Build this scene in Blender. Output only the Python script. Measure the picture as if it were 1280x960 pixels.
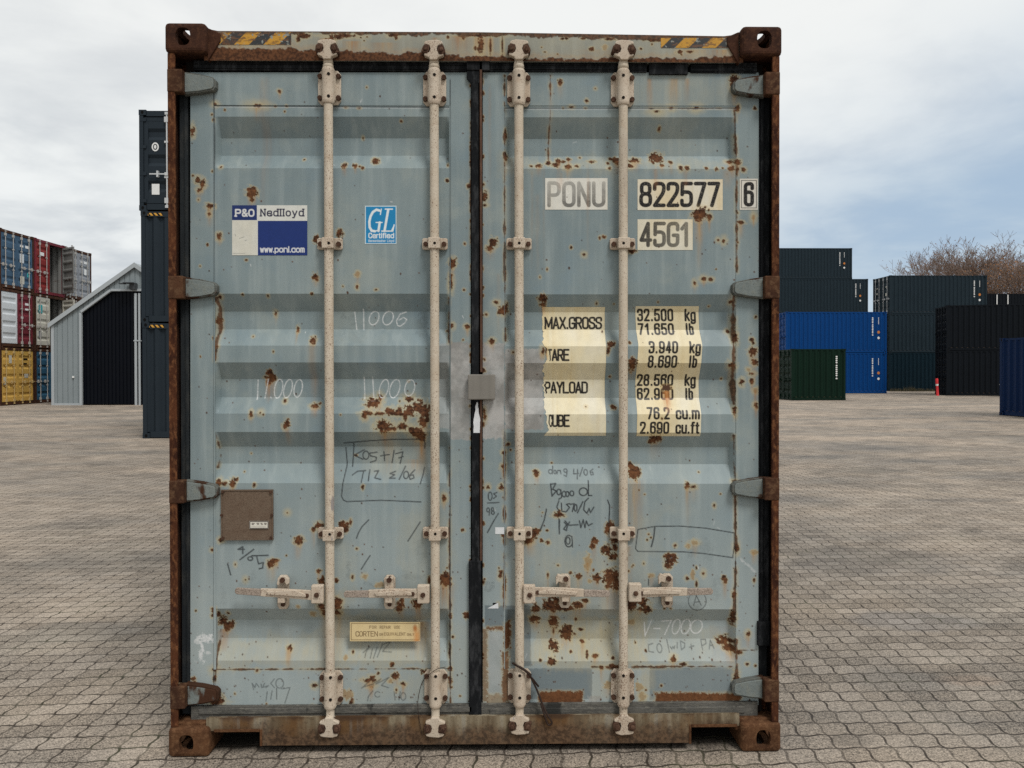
import bpy, bmesh, math, random
import numpy as np
from mathutils import Vector, Matrix
R = math.radians
for o in list(bpy.data.objects): bpy.data.objects.remove(o)
S = bpy.context.scene
COL = S.collection

# ------------------------------------------------------------------ camera
CAM = np.array([0.0934, -3.0431, 1.5312]); YAW, PIT, ROLL, FPX, PCY = 0.0162, 0.0081, -0.0013, 961.0, 470.0
_fw = np.array([math.sin(YAW)*math.cos(PIT), math.cos(YAW)*math.cos(PIT), -math.sin(PIT)])
_r = np.array([math.cos(YAW), -math.sin(YAW), 0.0]); _u = np.cross(_r, _fw)
_r2 = _r*math.cos(ROLL)+_u*math.sin(ROLL); _u2 = -_r*math.sin(ROLL)+_u*math.cos(ROLL)
cd = bpy.data.cameras.new('camera'); cam = bpy.data.objects.new('camera', cd); COL.objects.link(cam)
cd.sensor_width = 36; cd.lens = 36*FPX/1280; cd.shift_y = -10/1280; cd.clip_start = .05; cd.clip_end = 4000
M = Matrix(((_r2[0], _u2[0], -_fw[0], CAM[0]), (_r2[1], _u2[1], -_fw[1], CAM[1]), (_r2[2], _u2[2], -_fw[2], CAM[2]), (0, 0, 0, 1)))
cam.matrix_world = M
S.camera = cam

# ------------------------------------------------------------------ node helper
class NT:
    def __init__(s, tree): s.t = tree
    def n(s, typ, ins=None, **props):
        nd = s.t.nodes.new(typ)
        for k, v in props.items(): setattr(nd, k, v)
        for k, v in (ins or {}).items():
            sk = nd.inputs[k]
            if isinstance(v, bpy.types.NodeSocket): s.t.links.new(v, sk)
            else: sk.default_value = v
        return nd
    def m(s, op, a, b=0.0, c=None, clamp=False):
        d = {0: a, 1: b}
        if c is not None: d[2] = c
        return s.n('ShaderNodeMath', d, operation=op, use_clamp=clamp).outputs[0]
    def ramp(s, v, a, b, lo=0.0, hi=1.0, smooth=True):
        return s.n('ShaderNodeMapRange', {0: v, 1: a, 2: b, 3: lo, 4: hi}, interpolation_type='SMOOTHSTEP' if smooth else 'LINEAR').outputs[0]
    def mix(s, f, a, b, blend='MIX'):
        nd = s.t.nodes.new('ShaderNodeMix'); nd.data_type = 'RGBA'; nd.blend_type = blend
        for sk, v in ((nd.inputs[0], f), (nd.inputs[6], a), (nd.inputs[7], b)):
            if isinstance(v, bpy.types.NodeSocket): s.t.links.new(v, sk)
            else: sk.default_value = v if not isinstance(v, tuple) or len(v) == 4 else (*v, 1)
        return nd.outputs[2]
    def noise(s, scale, detail=3, rough=.55, vec=None, dist=0.0):
        d = {'Scale': scale, 'Detail': detail, 'Roughness': rough, 'Distortion': dist}
        if vec is not None: d['Vector'] = vec
        return s.n('ShaderNodeTexNoise', d).outputs[0]
    def scl(s, vec, sx, sy, sz):
        return s.n('ShaderNodeMapping', {'Vector': vec, 'Scale': (sx, sy, sz)}).outputs[0]
    def pos(s): return s.n('ShaderNodeNewGeometry').outputs['Position']
    def obj(s): return s.n('ShaderNodeTexCoord').outputs['Object']
    def rnd(s): return s.n('ShaderNodeObjectInfo').outputs['Random']
    def sep(s, v): return s.n('ShaderNodeSeparateXYZ', {0: v}).outputs
    def comb(s, x, y, z): return s.n('ShaderNodeCombineXYZ', {0: x, 1: y, 2: z}).outputs[0]
    def bump(s, h, strength=.3, dist=.01):
        return s.n('ShaderNodeBump', {'Strength': strength, 'Distance': dist, 'Height': h}).outputs[0]

# ------------------------------------------------------------------ world: overcast with a blue break on the right
W = bpy.data.worlds.new('World'); S.world = W; W.use_nodes = True
W.node_tree.nodes.clear(); w = NT(W.node_tree)
sky = w.n('ShaderNodeTexSky', sky_type='NISHITA', sun_disc=False, sun_elevation=R(56), sun_rotation=R(148), altitude=0, air_density=1.0, dust_density=1.5, ozone_density=1.5)
g = w.n('ShaderNodeTexCoord').outputs['Generated']
gx, gy, gz = w.sep(g)[0:3]
zc = w.m('MAXIMUM', gz, .0)
den = w.m('ADD', zc, .16)
cu = w.m('DIVIDE', gx, den); cv = w.m('DIVIDE', gy, den)
cvec = w.comb(cu, cv, 0.3)
n1 = w.noise(.55, 4, .5, cvec, .3); n2 = w.noise(1.9, 6, .55, w.comb(cu, cv, 7.7), .2)
# cover of cloud: full on the left, overhead and behind; thin low on the right
side = w.m('MULTIPLY', gx, -.85)
cov = w.m('ADD', w.m('ADD', side, w.m('MULTIPLY', zc, 1.35)), w.m('MULTIPLY', w.m('SUBTRACT', n1, .5), 1.1))
cov = w.m('ADD', cov, w.ramp(gy, .5, -.3, 0.0, 1.0))
cov = w.ramp(cov, -.34, .36)
shade = w.m('ADD', w.m('MULTIPLY', n2, .55), w.m('MULTIPLY', n1, .45))
grey = w.mix(w.ramp(shade, .38, .58), (5.8, 6.25, 6.65), (8.7, 9.0, 9.0))
lift = w.ramp(zc, .12, .5, 0.0, 1.0)
grey = w.mix(w.m('MULTIPLY', lift, .55), grey, (9.1, 9.1, 8.9))
blue = w.mix(w.ramp(n2, .35, .65), (4.2, 5.5, 7.0), (5.5, 6.6, 7.6))
blue = w.mix(.12, blue, sky.outputs[0])
colr = w.mix(cov, blue, grey)
back = w.ramp(gy, .25, -.75, 1.0, .85)
colr = w.n('ShaderNodeVectorMath', {0: colr}, operation='SCALE'); w.t.links.new(back, colr.inputs['Scale'])
bg = w.n('ShaderNodeBackground', {'Color': colr.outputs[0], 'Strength': .1})
wo = w.n('ShaderNodeOutputWorld'); w.t.links.new(bg.outputs[0], wo.inputs[0])

sd = bpy.data.lights.new('sun', 'SUN'); sun = bpy.data.objects.new('sun', sd); COL.objects.link(sun)
sd.energy = 2.0; sd.angle = R(16); sd.color = (1, .975, .945)
sun.rotation_euler = (R(34), 0, R(32)); sun.location = (0, -10, 20)

S.view_settings.view_transform = 'Standard'; S.view_settings.look = 'None'; S.view_settings.gamma = 1; S.view_settings.exposure = 0.0
S.view_settings.use_curve_mapping = False
S.render.engine = 'CYCLES'; S.cycles.max_bounces = 6; S.cycles.diffuse_bounces = 3; S.cycles.glossy_bounces = 3; S.cycles.use_denoising = False

# ------------------------------------------------------------------ general helpers
def ray(px, py):
    px = np.asarray(px, float); py = np.asarray(py, float)
    return _fw[:, None]+_r2[:, None]*((px.ravel()-640)/FPX)+_u2[:, None]*((PCY-py.ravel())/FPX)
def P(px, py, Y=.064):
    d = ray(px, py); t = (Y-CAM[1])/d[1]
    sh = np.shape(px)
    return (CAM[0]+d[0]*t).reshape(sh), (CAM[2]+d[2]*t).reshape(sh)
def P1(px, py, Y=.064):
    x, z = P(np.array([px]), np.array([py]), Y); return float(x[0]), float(z[0])
def G(px, py):
    d = ray([px], [py])[:, 0]; t = -CAM[2]/d[2]
    return CAM[0]+d[0]*t, CAM[1]+d[1]*t
MPX = (.064-CAM[1])/FPX      # metres of one photo pixel on the door plane

def tag(o, label=None, cat=None, group=None, kind=None):
    for k, v in (('label', label), ('category', cat), ('group', group), ('kind', kind)):
        if v: o[k] = v
    return o
def empty(name, loc=(0, 0, 0), rz=0.0, label=None, cat=None, group=None):
    o = bpy.data.objects.new(name, None); COL.objects.link(o); o.location = loc; o.rotation_euler = (0, 0, rz)
    o.empty_display_size = .2
    return tag(o, label, cat, group)
def link(name, me, parent=None, mats=None):
    o = bpy.data.objects.new(name, me); COL.objects.link(o)
    if parent: o.parent = parent
    if mats:
        for m in (mats if isinstance(mats, (list, tuple)) else [mats]): me.materials.append(m)
    return o

class MB:
    def __init__(s): s.v = []; s.f = []; s.sm = []; s.mi = []; s.cur = 0
    def add(s, vs, fs, smooth=False):
        b = len(s.v); s.v += [tuple(map(float, p)) for p in vs]
        for f in fs: s.f.append([b+i for i in f]); s.sm.append(smooth); s.mi.append(s.cur)
    def box(s, x0, x1, y0, y1, z0, z1):
        s.add([(x0, y0, z0), (x1, y0, z0), (x1, y1, z0), (x0, y1, z0), (x0, y0, z1), (x1, y0, z1), (x1, y1, z1), (x0, y1, z1)],
              [(3, 2, 1, 0), (4, 5, 6, 7), (0, 1, 5, 4), (1, 2, 6, 5), (2, 3, 7, 6), (3, 0, 4, 7)])
    def prism(s, pts, y0, y1):      # polygon of (x, z) seen from -Y, pushed from y0 (front) to y1
        n = len(pts); a = sum(pts[i][0]*pts[(i+1) % n][1]-pts[(i+1) % n][0]*pts[i][1] for i in range(n))
        if a < 0: pts = pts[::-1]
        vs = [(x, y0, z) for x, z in pts]+[(x, y1, z) for x, z in pts]
        s.add(vs, [list(range(n)), list(range(2*n-1, n-1, -1))]+[(i, n+i, n+(i+1) % n, (i+1) % n) for i in range(n)])
    def tube(s, p0, p1, r0, r1=None, n=12, caps=True):
        p0 = Vector(p0); p1 = Vector(p1); r1 = r0 if r1 is None else r1
        d = (p1-p0).normalized(); a = d.orthogonal().normalized(); b = d.cross(a)
        vs = [p0+(a*math.cos(2*math.pi*i/n)+b*math.sin(2*math.pi*i/n))*r0 for i in range(n)]+[p1+(a*math.cos(2*math.pi*i/n)+b*math.sin(2*math.pi*i/n))*r1 for i in range(n)]
        s.add(vs, [(i, (i+1) % n, n+(i+1) % n, n+i) for i in range(n)], True)
        if caps: s.add(vs[:n], [list(range(n-1, -1, -1))]); s.add(vs[n:], [list(range(n))])
    def lathe(s, x, y, prof, n=20):  # prof: list of (z, r), about a vertical axis
        vs = [(x+r*math.cos(2*math.pi*i/n), y+r*math.sin(2*math.pi*i/n), z) for z, r in prof for i in range(n)]
        up = prof[-1][0] > prof[0][0]
        fs = []
        for k in range(len(prof)-1):
            for i in range(n):
                q = (k*n+i, k*n+(i+1) % n, (k+1)*n+(i+1) % n, (k+1)*n+i)
                fs.append(q if up else q[::-1])
        s.add(vs, fs, True)
        top = vs[-n:]; bot = vs[:n]
        s.add(top, [list(range(n)) if up else list(range(n-1, -1, -1))]); s.add(bot, [list(range(n-1, -1, -1)) if up else list(range(n))])
    def path(s, pts, r, n=8):
        for a, b in zip(pts[:-1], pts[1:]): s.tube(a, b, r, r, n)
    def mesh(s, name):
        me = bpy.data.meshes.new(name); me.from_pydata(s.v, [], s.f)
        me.polygons.foreach_set('use_smooth', s.sm); me.polygons.foreach_set('material_index', s.mi); me.update()
        return me
    def build(s, name, mats, parent=None, bevel=0.0):
        o = link(name, s.mesh(name), parent, mats)
        if bevel:
            md = o.modifiers.new('bevel', 'BEVEL'); md.width = bevel; md.segments = 2; md.limit_method = 'ANGLE'; md.angle_limit = R(40)
            md.use_clamp_overlap = True
        return o

def mat(name):
    m = bpy.data.materials.new(name); m.use_nodes = True; t = m.node_tree; t.nodes.clear(); k = NT(t)
    bs = k.n('ShaderNodeBsdfPrincipled'); ou = k.n('ShaderNodeOutputMaterial'); t.links.new(bs.outputs[0], ou.inputs[0])
    return m, k, bs
def wire(k, bs, **kw):
    for key, v in kw.items():
        sk = bs.inputs[key.replace('_', ' ')]
        if isinstance(v, bpy.types.NodeSocket): k.t.links.new(v, sk)
        else: sk.default_value = v if not isinstance(v, tuple) or len(v) == 4 else (*v, 1)

# numpy noise on photo-pixel coordinates of the door plane
def _h(ix, iy, seed):
    h = (ix.astype(np.int64)*374761393+iy.astype(np.int64)*668265263+seed*2147483647) & 0xffffffff
    h = ((h ^ (h >> 13))*1274126177) & 0xffffffff
    return ((h ^ (h >> 16)) & 0xffff)/65535.0
def vn(x, y, seed=0):
    ix = np.floor(x); iy = np.floor(y); fx = x-ix; fy = y-iy; fx = fx*fx*(3-2*fx); fy = fy*fy*(3-2*fy)
    a = _h(ix, iy, seed); b = _h(ix+1, iy, seed); c = _h(ix, iy+1, seed); d = _h(ix+1, iy+1, seed)
    return (a*(1-fx)+b*fx)*(1-fy)+(c*(1-fx)+d*fx)*fy
def fbm(x, y, seed=0, oc=3):
    t = 0; a = .5; s = 0
    for i in range(oc): t = t+a*vn(x*2**i, y*2**i, seed+i*17); s += a; a *= .55
    return t/s
def sst(x, a, b):
    t = np.clip((x-a)/(b-a), 0, 1); return t*t*(3-2*t)
# ------------------------------------------------------------------ plain materials
def paint_mat(name, col, rough=.5, var=.12, rust=0.0, scale=1.0, spec=.12, streak=.25, metal=0.0):
    m, k, bs = mat(name); p = k.obj()
    n1 = k.noise(1.3*scale, 4, .6, p); n2 = k.noise(9*scale, 4, .6, k.scl(p, 1, 1, .12))
    f = k.m('ADD', k.m('MULTIPLY', k.m('SUBTRACT', n1, .5), 2*var), k.m('MULTIPLY', k.m('SUBTRACT', n2, .5), 2*var*streak*2))
    f = k.m('ADD', f, 1.0)
    c = k.n('ShaderNodeVectorMath', {0: k.n('ShaderNodeRGB').outputs[0]}, operation='SCALE')
    c.inputs[0].links[0].from_node.outputs[0].default_value = (*col, 1); k.t.links.new(f, c.inputs['Scale'])
    out = c.outputs[0]
    if rust:
        r = k.noise(3.2*scale, 8, .68, p); rm = k.ramp(r, .66-rust*.3, .74-rust*.3)
        rc = k.mix(k.noise(14*scale, 4, .6, p), (.03, .014, .009), (.115, .05, .024))
        out = k.mix(rm, out, rc)
    wire(k, bs, Base_Color=out, Roughness=rough, Specular_IOR_Level=spec, Metallic=metal)
    return m
M_cast = None
def ground_mat():
    m, k, bs = mat('paving_blocks'); p = k.pos(); X, Y, Z = k.sep(p)[0:3]
    s = 1/.111; sv = 1/.1065
    wob = k.m('MULTIPLY', k.m('SUBTRACT', k.noise(6, 2, .5, p), .5), .16)
    wob2 = k.m('MULTIPLY', k.m('SUBTRACT', k.noise(.35, 2, .5, p), .5), 1.6)
    u = k.m('ADD', k.m('MULTIPLY', X, s), k.m('ADD', wob, wob2)); v = k.m('ADD', k.m('MULTIPLY', k.m('SUBTRACT', Y, k.m('MULTIPLY', X, .012)), sv), k.m('ADD', wob, wob2))
    tau = 2*math.pi
    tri = lambda x: k.m('SUBTRACT', k.m('MULTIPLY', k.m('PINGPONG', k.m('ADD', x, .25), .5), 4.0), 1.0)
    v2 = k.m('ADD', v, k.m('ADD', k.m('MULTIPLY', tri(u), .02), k.m('MULTIPLY', k.m('SINE', k.m('MULTIPLY', u, tau)), .03)))
    u2 = k.m('ADD', u, k.m('ADD', k.m('MULTIPLY', tri(v), .02), k.m('MULTIPLY', k.m('SINE', k.m('MULTIPLY', v, tau)), .035)))
    iu = k.m('FLOOR', u2); iv = k.m('FLOOR', v2)
    fu = k.m('FRACT', u2); fv = k.m('FRACT', v2)
    du = k.m('MINIMUM', fu, k.m('SUBTRACT', 1, fu)); dv = k.m('MINIMUM', fv, k.m('SUBTRACT', 1, fv))
    ju = k.m('ROUND', u2)
    par = k.m('FLOORED_MODULO', k.m('ADD', ju, iv), 2.0)
    st = k.m('ADD', .62, k.m('MULTIPLY', par, .38))
    wn = k.noise(9, 3, .6, p)
    wd = k.m('ADD', .022, k.m('MULTIPLY', wn, .068))
    jv = k.m('SUBTRACT', 1.0, k.ramp(k.m('DIVIDE', dv, wd), .5, 1.0))
    jh = k.m('MULTIPLY', st, k.m('SUBTRACT', 1.0, k.ramp(k.m('DIVIDE', du, wd), .5, 1.0)))
    j = k.m('MAXIMUM', jv, jh)
    cell = k.n('ShaderNodeTexWhiteNoise', {'Vector': k.comb(k.m('FLOOR', k.m('DIVIDE', k.m('ADD', iu, k.m('FLOORED_MODULO', iv, 2)), 2)), iv, 0)}, noise_dimensions='3D')
    cr = cell.outputs[0]
    big = k.noise(.16, 5, .6, p); mid = k.noise(.9, 5, .62, p); fine = k.noise(60, 3, .7, p); grit = k.noise(150, 2, .6, p)
    wet = k.noise(.42, 4, .6, k.scl(p, .55, 1.5, 1))
    f = k.m('ADD', .54, k.m('MULTIPLY', cr, .26))
    f = k.m('ADD', f, k.m('MULTIPLY', k.m('SUBTRACT', fine, .5), 1.6)); f = k.m('ADD', f, k.m('MULTIPLY', k.m('SUBTRACT', grit, .5), 2.2))
    f = k.m('ADD', f, k.m('MULTIPLY', k.m('SUBTRACT', k.noise(3.4, 4, .65, p), .5), .4))
    f = k.m('ADD', f, k.m('MULTIPLY', k.m('SUBTRACT', mid, .5), .85)); f = k.m('ADD', f, k.m('MULTIPLY', k.m('SUBTRACT', big, .5), .45))
    stone = k.mix(k.ramp(mid, .35, .65), (.395, .335, .272), (.42, .345, .268))
    stone = k.mix(k.m('MULTIPLY', cell.outputs[0], .35), stone, (.36, .32, .275))
    # dry sand swept over the yard further out, oil and tyre dirt as shapes of their own
    sand = k.m('MULTIPLY', k.ramp(wet, .44, .62), k.ramp(Y, 1.0, 14.0, .10, .8))
    stone = k.mix(sand, stone, (.53, .43, .335))
    dark = k.ramp(wet, .47, .30)
    stone = k.mix(k.m('MULTIPLY', dark, .42), stone, (.175, .165, .15))
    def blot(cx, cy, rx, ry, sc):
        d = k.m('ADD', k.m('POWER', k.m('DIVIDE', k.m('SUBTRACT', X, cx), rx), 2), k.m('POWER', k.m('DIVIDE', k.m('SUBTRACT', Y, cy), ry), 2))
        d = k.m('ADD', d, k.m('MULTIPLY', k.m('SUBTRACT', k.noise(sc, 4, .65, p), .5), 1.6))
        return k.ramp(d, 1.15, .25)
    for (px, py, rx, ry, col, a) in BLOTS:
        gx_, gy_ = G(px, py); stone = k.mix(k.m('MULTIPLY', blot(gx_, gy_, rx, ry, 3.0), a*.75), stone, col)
    for cx, cy, rr_, a_ in ((-9.0, 15.0, 13.2, .38), (-9.0, 15.0, 11.5, .34), (14.0, 13.0, 11.0, .26), (14.0, 13.0, 9.4, .26), (4.0, 40.0, 33.0, .3)):
        q = k.m('SQRT', k.m('ADD', k.m('POWER', k.m('SUBTRACT', X, cx), 2), k.m('POWER', k.m('SUBTRACT', Y, cy), 2)))
        e = k.m('ABSOLUTE', k.m('SUBTRACT', q, rr_)); e = k.m('ADD', e, k.m('MULTIPLY', k.m('SUBTRACT', mid, .5), .5))
        stone = k.mix(k.m('MULTIPLY', k.ramp(e, .26, .02), k.m('MULTIPLY', k.ramp(big, .38, .6), a_)), stone, (.15, .135, .115))
    # shade below the standing container, painted into the ground colour
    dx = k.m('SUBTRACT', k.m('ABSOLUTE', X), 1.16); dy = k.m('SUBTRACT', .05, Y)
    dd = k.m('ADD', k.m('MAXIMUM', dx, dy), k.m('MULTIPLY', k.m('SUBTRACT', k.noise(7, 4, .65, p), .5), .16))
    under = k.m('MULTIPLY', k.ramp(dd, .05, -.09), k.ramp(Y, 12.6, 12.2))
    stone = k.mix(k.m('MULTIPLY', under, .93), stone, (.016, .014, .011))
    c = k.n('ShaderNodeVectorMath', {0: stone}, operation='SCALE'); k.t.links.new(f, c.inputs['Scale'])
    moss = k.mix(k.ramp(k.noise(1.7, 3, .6, p), .5, .7), (.040, .030, .022), (.055, .055, .028))
    far = k.ramp(Y, 8.0, 30.0, 1.0, .6)
    col = k.mix(k.m('MULTIPLY', j, k.m('MULTIPLY', far, k.ramp(wn, .3, .6, .7, 1.0))), c.outputs[0], moss)
    h = k.m('ADD', k.m('SUBTRACT', 1.0, j), k.m('MULTIPLY', fine, .18)); h = k.m('ADD', h, k.m('MULTIPLY', cr, .25))
    wire(k, bs, Base_Color=col, Roughness=k.ramp(wet, .3, .6, .62, .9), Specular_IOR_Level=.3, Normal=k.bump(h, .55, .006))
    return m
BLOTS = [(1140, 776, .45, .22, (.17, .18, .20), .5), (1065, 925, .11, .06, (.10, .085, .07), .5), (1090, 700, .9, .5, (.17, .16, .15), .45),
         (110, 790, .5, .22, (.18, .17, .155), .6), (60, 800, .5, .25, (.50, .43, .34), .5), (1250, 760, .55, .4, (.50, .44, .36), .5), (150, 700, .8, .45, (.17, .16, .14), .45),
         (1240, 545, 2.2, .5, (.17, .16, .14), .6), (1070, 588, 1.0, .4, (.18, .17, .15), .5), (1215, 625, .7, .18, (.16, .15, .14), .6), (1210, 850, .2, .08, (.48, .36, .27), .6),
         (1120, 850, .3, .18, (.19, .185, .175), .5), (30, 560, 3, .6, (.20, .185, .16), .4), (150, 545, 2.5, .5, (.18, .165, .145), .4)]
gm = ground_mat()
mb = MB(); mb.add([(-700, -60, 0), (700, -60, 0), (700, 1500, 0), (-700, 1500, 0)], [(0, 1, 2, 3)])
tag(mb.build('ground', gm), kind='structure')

# ------------------------------------------------------------------ background containers
CW = 2.438
_cache = {}
def corr_wall(L, H, pitch=.278, depth=.05, vertical=True):
    """corrugated sheet in local (s along, z up), ribs vertical; returns verts, faces with offset along +n for outer level"""
    pts = []; s = 0.0; n = max(1, int(round(L/pitch))); p = L/n
    for i in range(n):
        b = i*p
        pts += [(b, 0), (b+p*.25, 0), (b+p*.5, -depth), (b+p*.75, -depth)]
    pts.append((L, 0))
    return pts
def wall_mesh(key, L, H, z0, z1, pitch=.278):
    if key in _cache: return _cache[key]
    pts = corr_wall(L, H, pitch); mb = MB()
    vs = []; 
    for s, o in pts: vs += [(s, o, z0), (s, o, z1)]
    fs = [(2*i, 2*i+1, 2*i+3, 2*i+2) for i in range(len(pts)-1)]
    mb.add(vs, fs); _cache[key] = mb.mesh('side_wall'); return _cache[key]
def casting_mesh():
    if 'cast' in _cache: return _cache['cast']
    mb = MB(); mb.box(-.081, .081, -.089, .089, 0, .118)
    mb.cur = 1  # flat dark ovals painted on for the shaded openings
    for sx in (1, -1):
        ring = [(sx*.0822, .032*math.cos(a), .059+.04*math.sin(a)) for a in np.linspace(0, 2*math.pi, 12, endpoint=False)]
        mb.add(ring, [list(range(12)) if sx > 0 else list(range(11, -1, -1))])
    for sy in (1, -1):
        ring = [(.032*math.cos(a), sy*.0902, .059+.04*math.sin(a)) for a in np.linspace(0, 2*math.pi, 12, endpoint=False)]
        mb.add(ring, [list(range(12)) if sy < 0 else list(range(11, -1, -1))])
    _cache['cast'] = mb.mesh('corner_casting'); return _cache['cast']
def frame_mesh(L, H):
    key = ('frame', L, H)
    if key in _cache: return _cache[key]
    mb = MB(); a = .1
    for x in (0, CW-a):
        for y in (0.01, L-a-.01): mb.box(x+.004, x+a-.004, y, y+a, .118, H-.118)
        mb.box(x+.028, x+a-.03, .17, L-.17, .02, .16); mb.box(x+.003, x+a-.03, .17, L-.17, H-.075, H-.01)
    for y in (0.012, L-.082):
        mb.box(.17, CW-.17, y, y+.07, .02, .15); mb.box(.17, CW-.17, y, y+.07, H-.14, H-.02)
    _cache[key] = mb.mesh('frame'); return _cache[key]
def door_mesh(H, ribs=5):
    """one door leaf: hinge at local x=0, width 1.1, front at y=0 facing -Y"""
    key = ('door', H, ribs)
    if key in _cache: return _cache[key]
    mb = MB(); w = 1.105; z0, z1 = .165, H-.155; fr = .09
    mb.box(0, fr, 0, .05, z0, z1); mb.box(w-fr, w, 0, .05, z0, z1); mb.box(fr, w-fr, 0, .05, z0, z0+fr); mb.box(fr, w-fr, 0, .05, z1-fr, z1)
    za, zb = z0+fr, z1-fr; prof = []; hh = (zb-za)/ribs; r = min(.26, hh*.5)
    prof.append((za, .004))
    for i in range(ribs):
        c = za+hh*(i+.5); prof += [(c-r/2, .004), (c-r/2+.075, .042), (c+r/2-.075, .042), (c+r/2, .004)]
    prof.append((zb, .004))
    vs = []
    for z, d in prof: vs += [(fr, d, z), (w-fr, d, z)]
    mb.add(vs, [(2*i, 2*i+1, 2*i+3, 2*i+2) for i in range(len(prof)-1)])
    _cache[key] = mb.mesh('door'); return _cache[key]
def rod_mesh(H):
    key = ('rod', H)
    if key in _cache: return _cache[key]
    mb = MB(); mb.tube((0, -.03, .1), (0, -.03, H-.1), .018, .018, 8)
    for z in (.22, H-.22): mb.box(-.05, .05, -.052, 0, z-.06, z+.06)
    for z in (H*.33, H*.68): mb.box(-.05, .05, -.05, 0, z-.022, z+.022)
    for z in (.085, H-.085): mb.box(-.035, .035, -.055, -.01, z-.03, z+.03)
    _cache[key] = mb.mesh('lock_rod'); return _cache[key]
def handle_mesh():
    if 'handle' in _cache: return _cache['handle']
    mb = MB(); mb.box(-.36, 0, -.06, -.048, -.014, .014); mb.box(-.02, .05, -.066, -.03, -.035, .035); mb.box(-.2, -.16, -.07, 0, -.07, .07)
    _cache['handle'] = mb.mesh('handle'); return _cache['handle']
M_hole = paint_mat('dark_hole', (.006, .006, .006), .9, .05)
M_galv = paint_mat('galvanised_steel', (.55, .56, .56), .45, .12, metal=.3)
M_white = paint_mat('white_vinyl', (.75, .75, .73), .5, .08)
M_orange = paint_mat('orange_vinyl', (.55, .20, .05), .5, .08)
M_yell = paint_mat('yellow_tape', (.62, .33, .06), .5, .15)
M_black = paint_mat('black_rubber', (.012, .012, .013), .6, .1)
M_floor = paint_mat('plywood_floor', (.14, .09, .055), .8, .2)
def rust_pair(name, rust): return None

def oset(o, m, i=0):
    o.material_slots[i].link = 'OBJECT'; o.material_slots[i].material = m
def inst(name, me, parent, mats, loc=(0, 0, 0), rz=0.0):
    while len(me.materials) < len(mats): me.materials.append(None)
    o = bpy.data.objects.new(name, me); COL.objects.link(o); o.parent = parent; o.location = loc; o.rotation_euler = (0, 0, rz)
    for i, m in enumerate(mats): oset(o, m, i)
    return o
def freight(label, loc, rz, L, H, col, frame=None, doors=None, rods=None, ribs=5, open_angle=(0, 0), group=None, name='freight_container', inner=None, rod_list=(.28, .82), bare_leaf=None, labels=None, has_handles=True):
    """door end at local y=0 facing local -Y, body runs to y=L, x from 0 to CW"""
    root = empty(name, loc, rz, label, 'container', group)
    frame = frame or col; rods = rods or M_galv; inner = inner or col
    inst('frame', frame_mesh(L, H), root, [frame])
    for x in (.081, CW-.081):
        for y in (.089, L-.089):
            for z in (0, H-.118): inst('corner_casting', casting_mesh(), root, [frame, M_hole], (x, y, z))
    sl = L-.2
    inst('side_wall', wall_mesh(('w', L, H), sl, H, .15, H-.07), root, [col], (CW-.012, .1, 0), R(90)).scale = (1, -1, 1)
    inst('side_wall', wall_mesh(('w', L, H), sl, H, .15, H-.07), root, [col], (.012, .1, 0), R(90))
    inst('end_wall', wall_mesh(('e', H), CW-.2, H, .14, H-.13, .25), root, [col], (.1, L-.02, 0), 0)
    key = ('roof', L)
    if key not in _cache:
        mb = MB(); mb.box(.06, CW-.06, .1, L-.1, -.02, 0); _cache[key] = mb.mesh('roof')
    inst('roof', _cache[key], root, [col], (0, 0, H-.018))
    inst('floor', _cache[key], root, [M_floor], (0, 0, .17))
    dm = doors or (col, col)
    for s in (0, 1):
        d = inst('door', door_mesh(H, ribs), root, [dm[s]], (.104 if s == 0 else CW-.104, .03, 0), 0)
        if s: d.scale = (-1, 1, 1); d.rotation_euler = (0, 0, R(open_angle[1]))
        else: d.rotation_euler = (0, 0, -R(open_angle[0]))
        for x in (rod_list if s != bare_leaf else ()):
            r_ = inst('lock_rod', rod_mesh(H), d, [rods], (x, 0, 0))
        if has_handles and s != bare_leaf:
            for x in rod_list: inst('handle', handle_mesh(), d, [rods], (x, 0, H*.40))
        if labels and labels[s]:
            for (x, z, w_, h_, m_) in labels[s]:
                key = ('lab', w_, h_)
                if key not in _cache:
                    mb = MB(); mb.box(0, w_, -.003, 0, 0, h_); _cache[key] = mb.mesh('label')
                inst('marking', _cache[key], d, [m_], (x, -.002, z))
    return root
def hazard(root, L, H, xs, end='blank'):
    for x0 in xs:
        mb = MB(); n = 6; w_ = .055
        mb.cur = 0; mb.box(x0, x0+n*w_, 0, .004, 0, .06); mb.cur = 1
        for i in range(n//2+1):
            a = x0+i*2*w_*.98-.01
            q = [(max(x0, min(x0+n*w_, a)), .001), (max(x0, min(x0+n*w_, a+w_)), .001), (max(x0, min(x0+n*w_, a+w_+.05)), .059), (max(x0, min(x0+n*w_, a+.05)), .059)]
            mb.add([(x, .006, z) for x, z in q], [(3, 2, 1, 0)])
        o = inst('hazard_tape', mb.mesh('hazard_tape'), root, [M_black, M_yell], (0, L-.012, H-.115))

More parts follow.
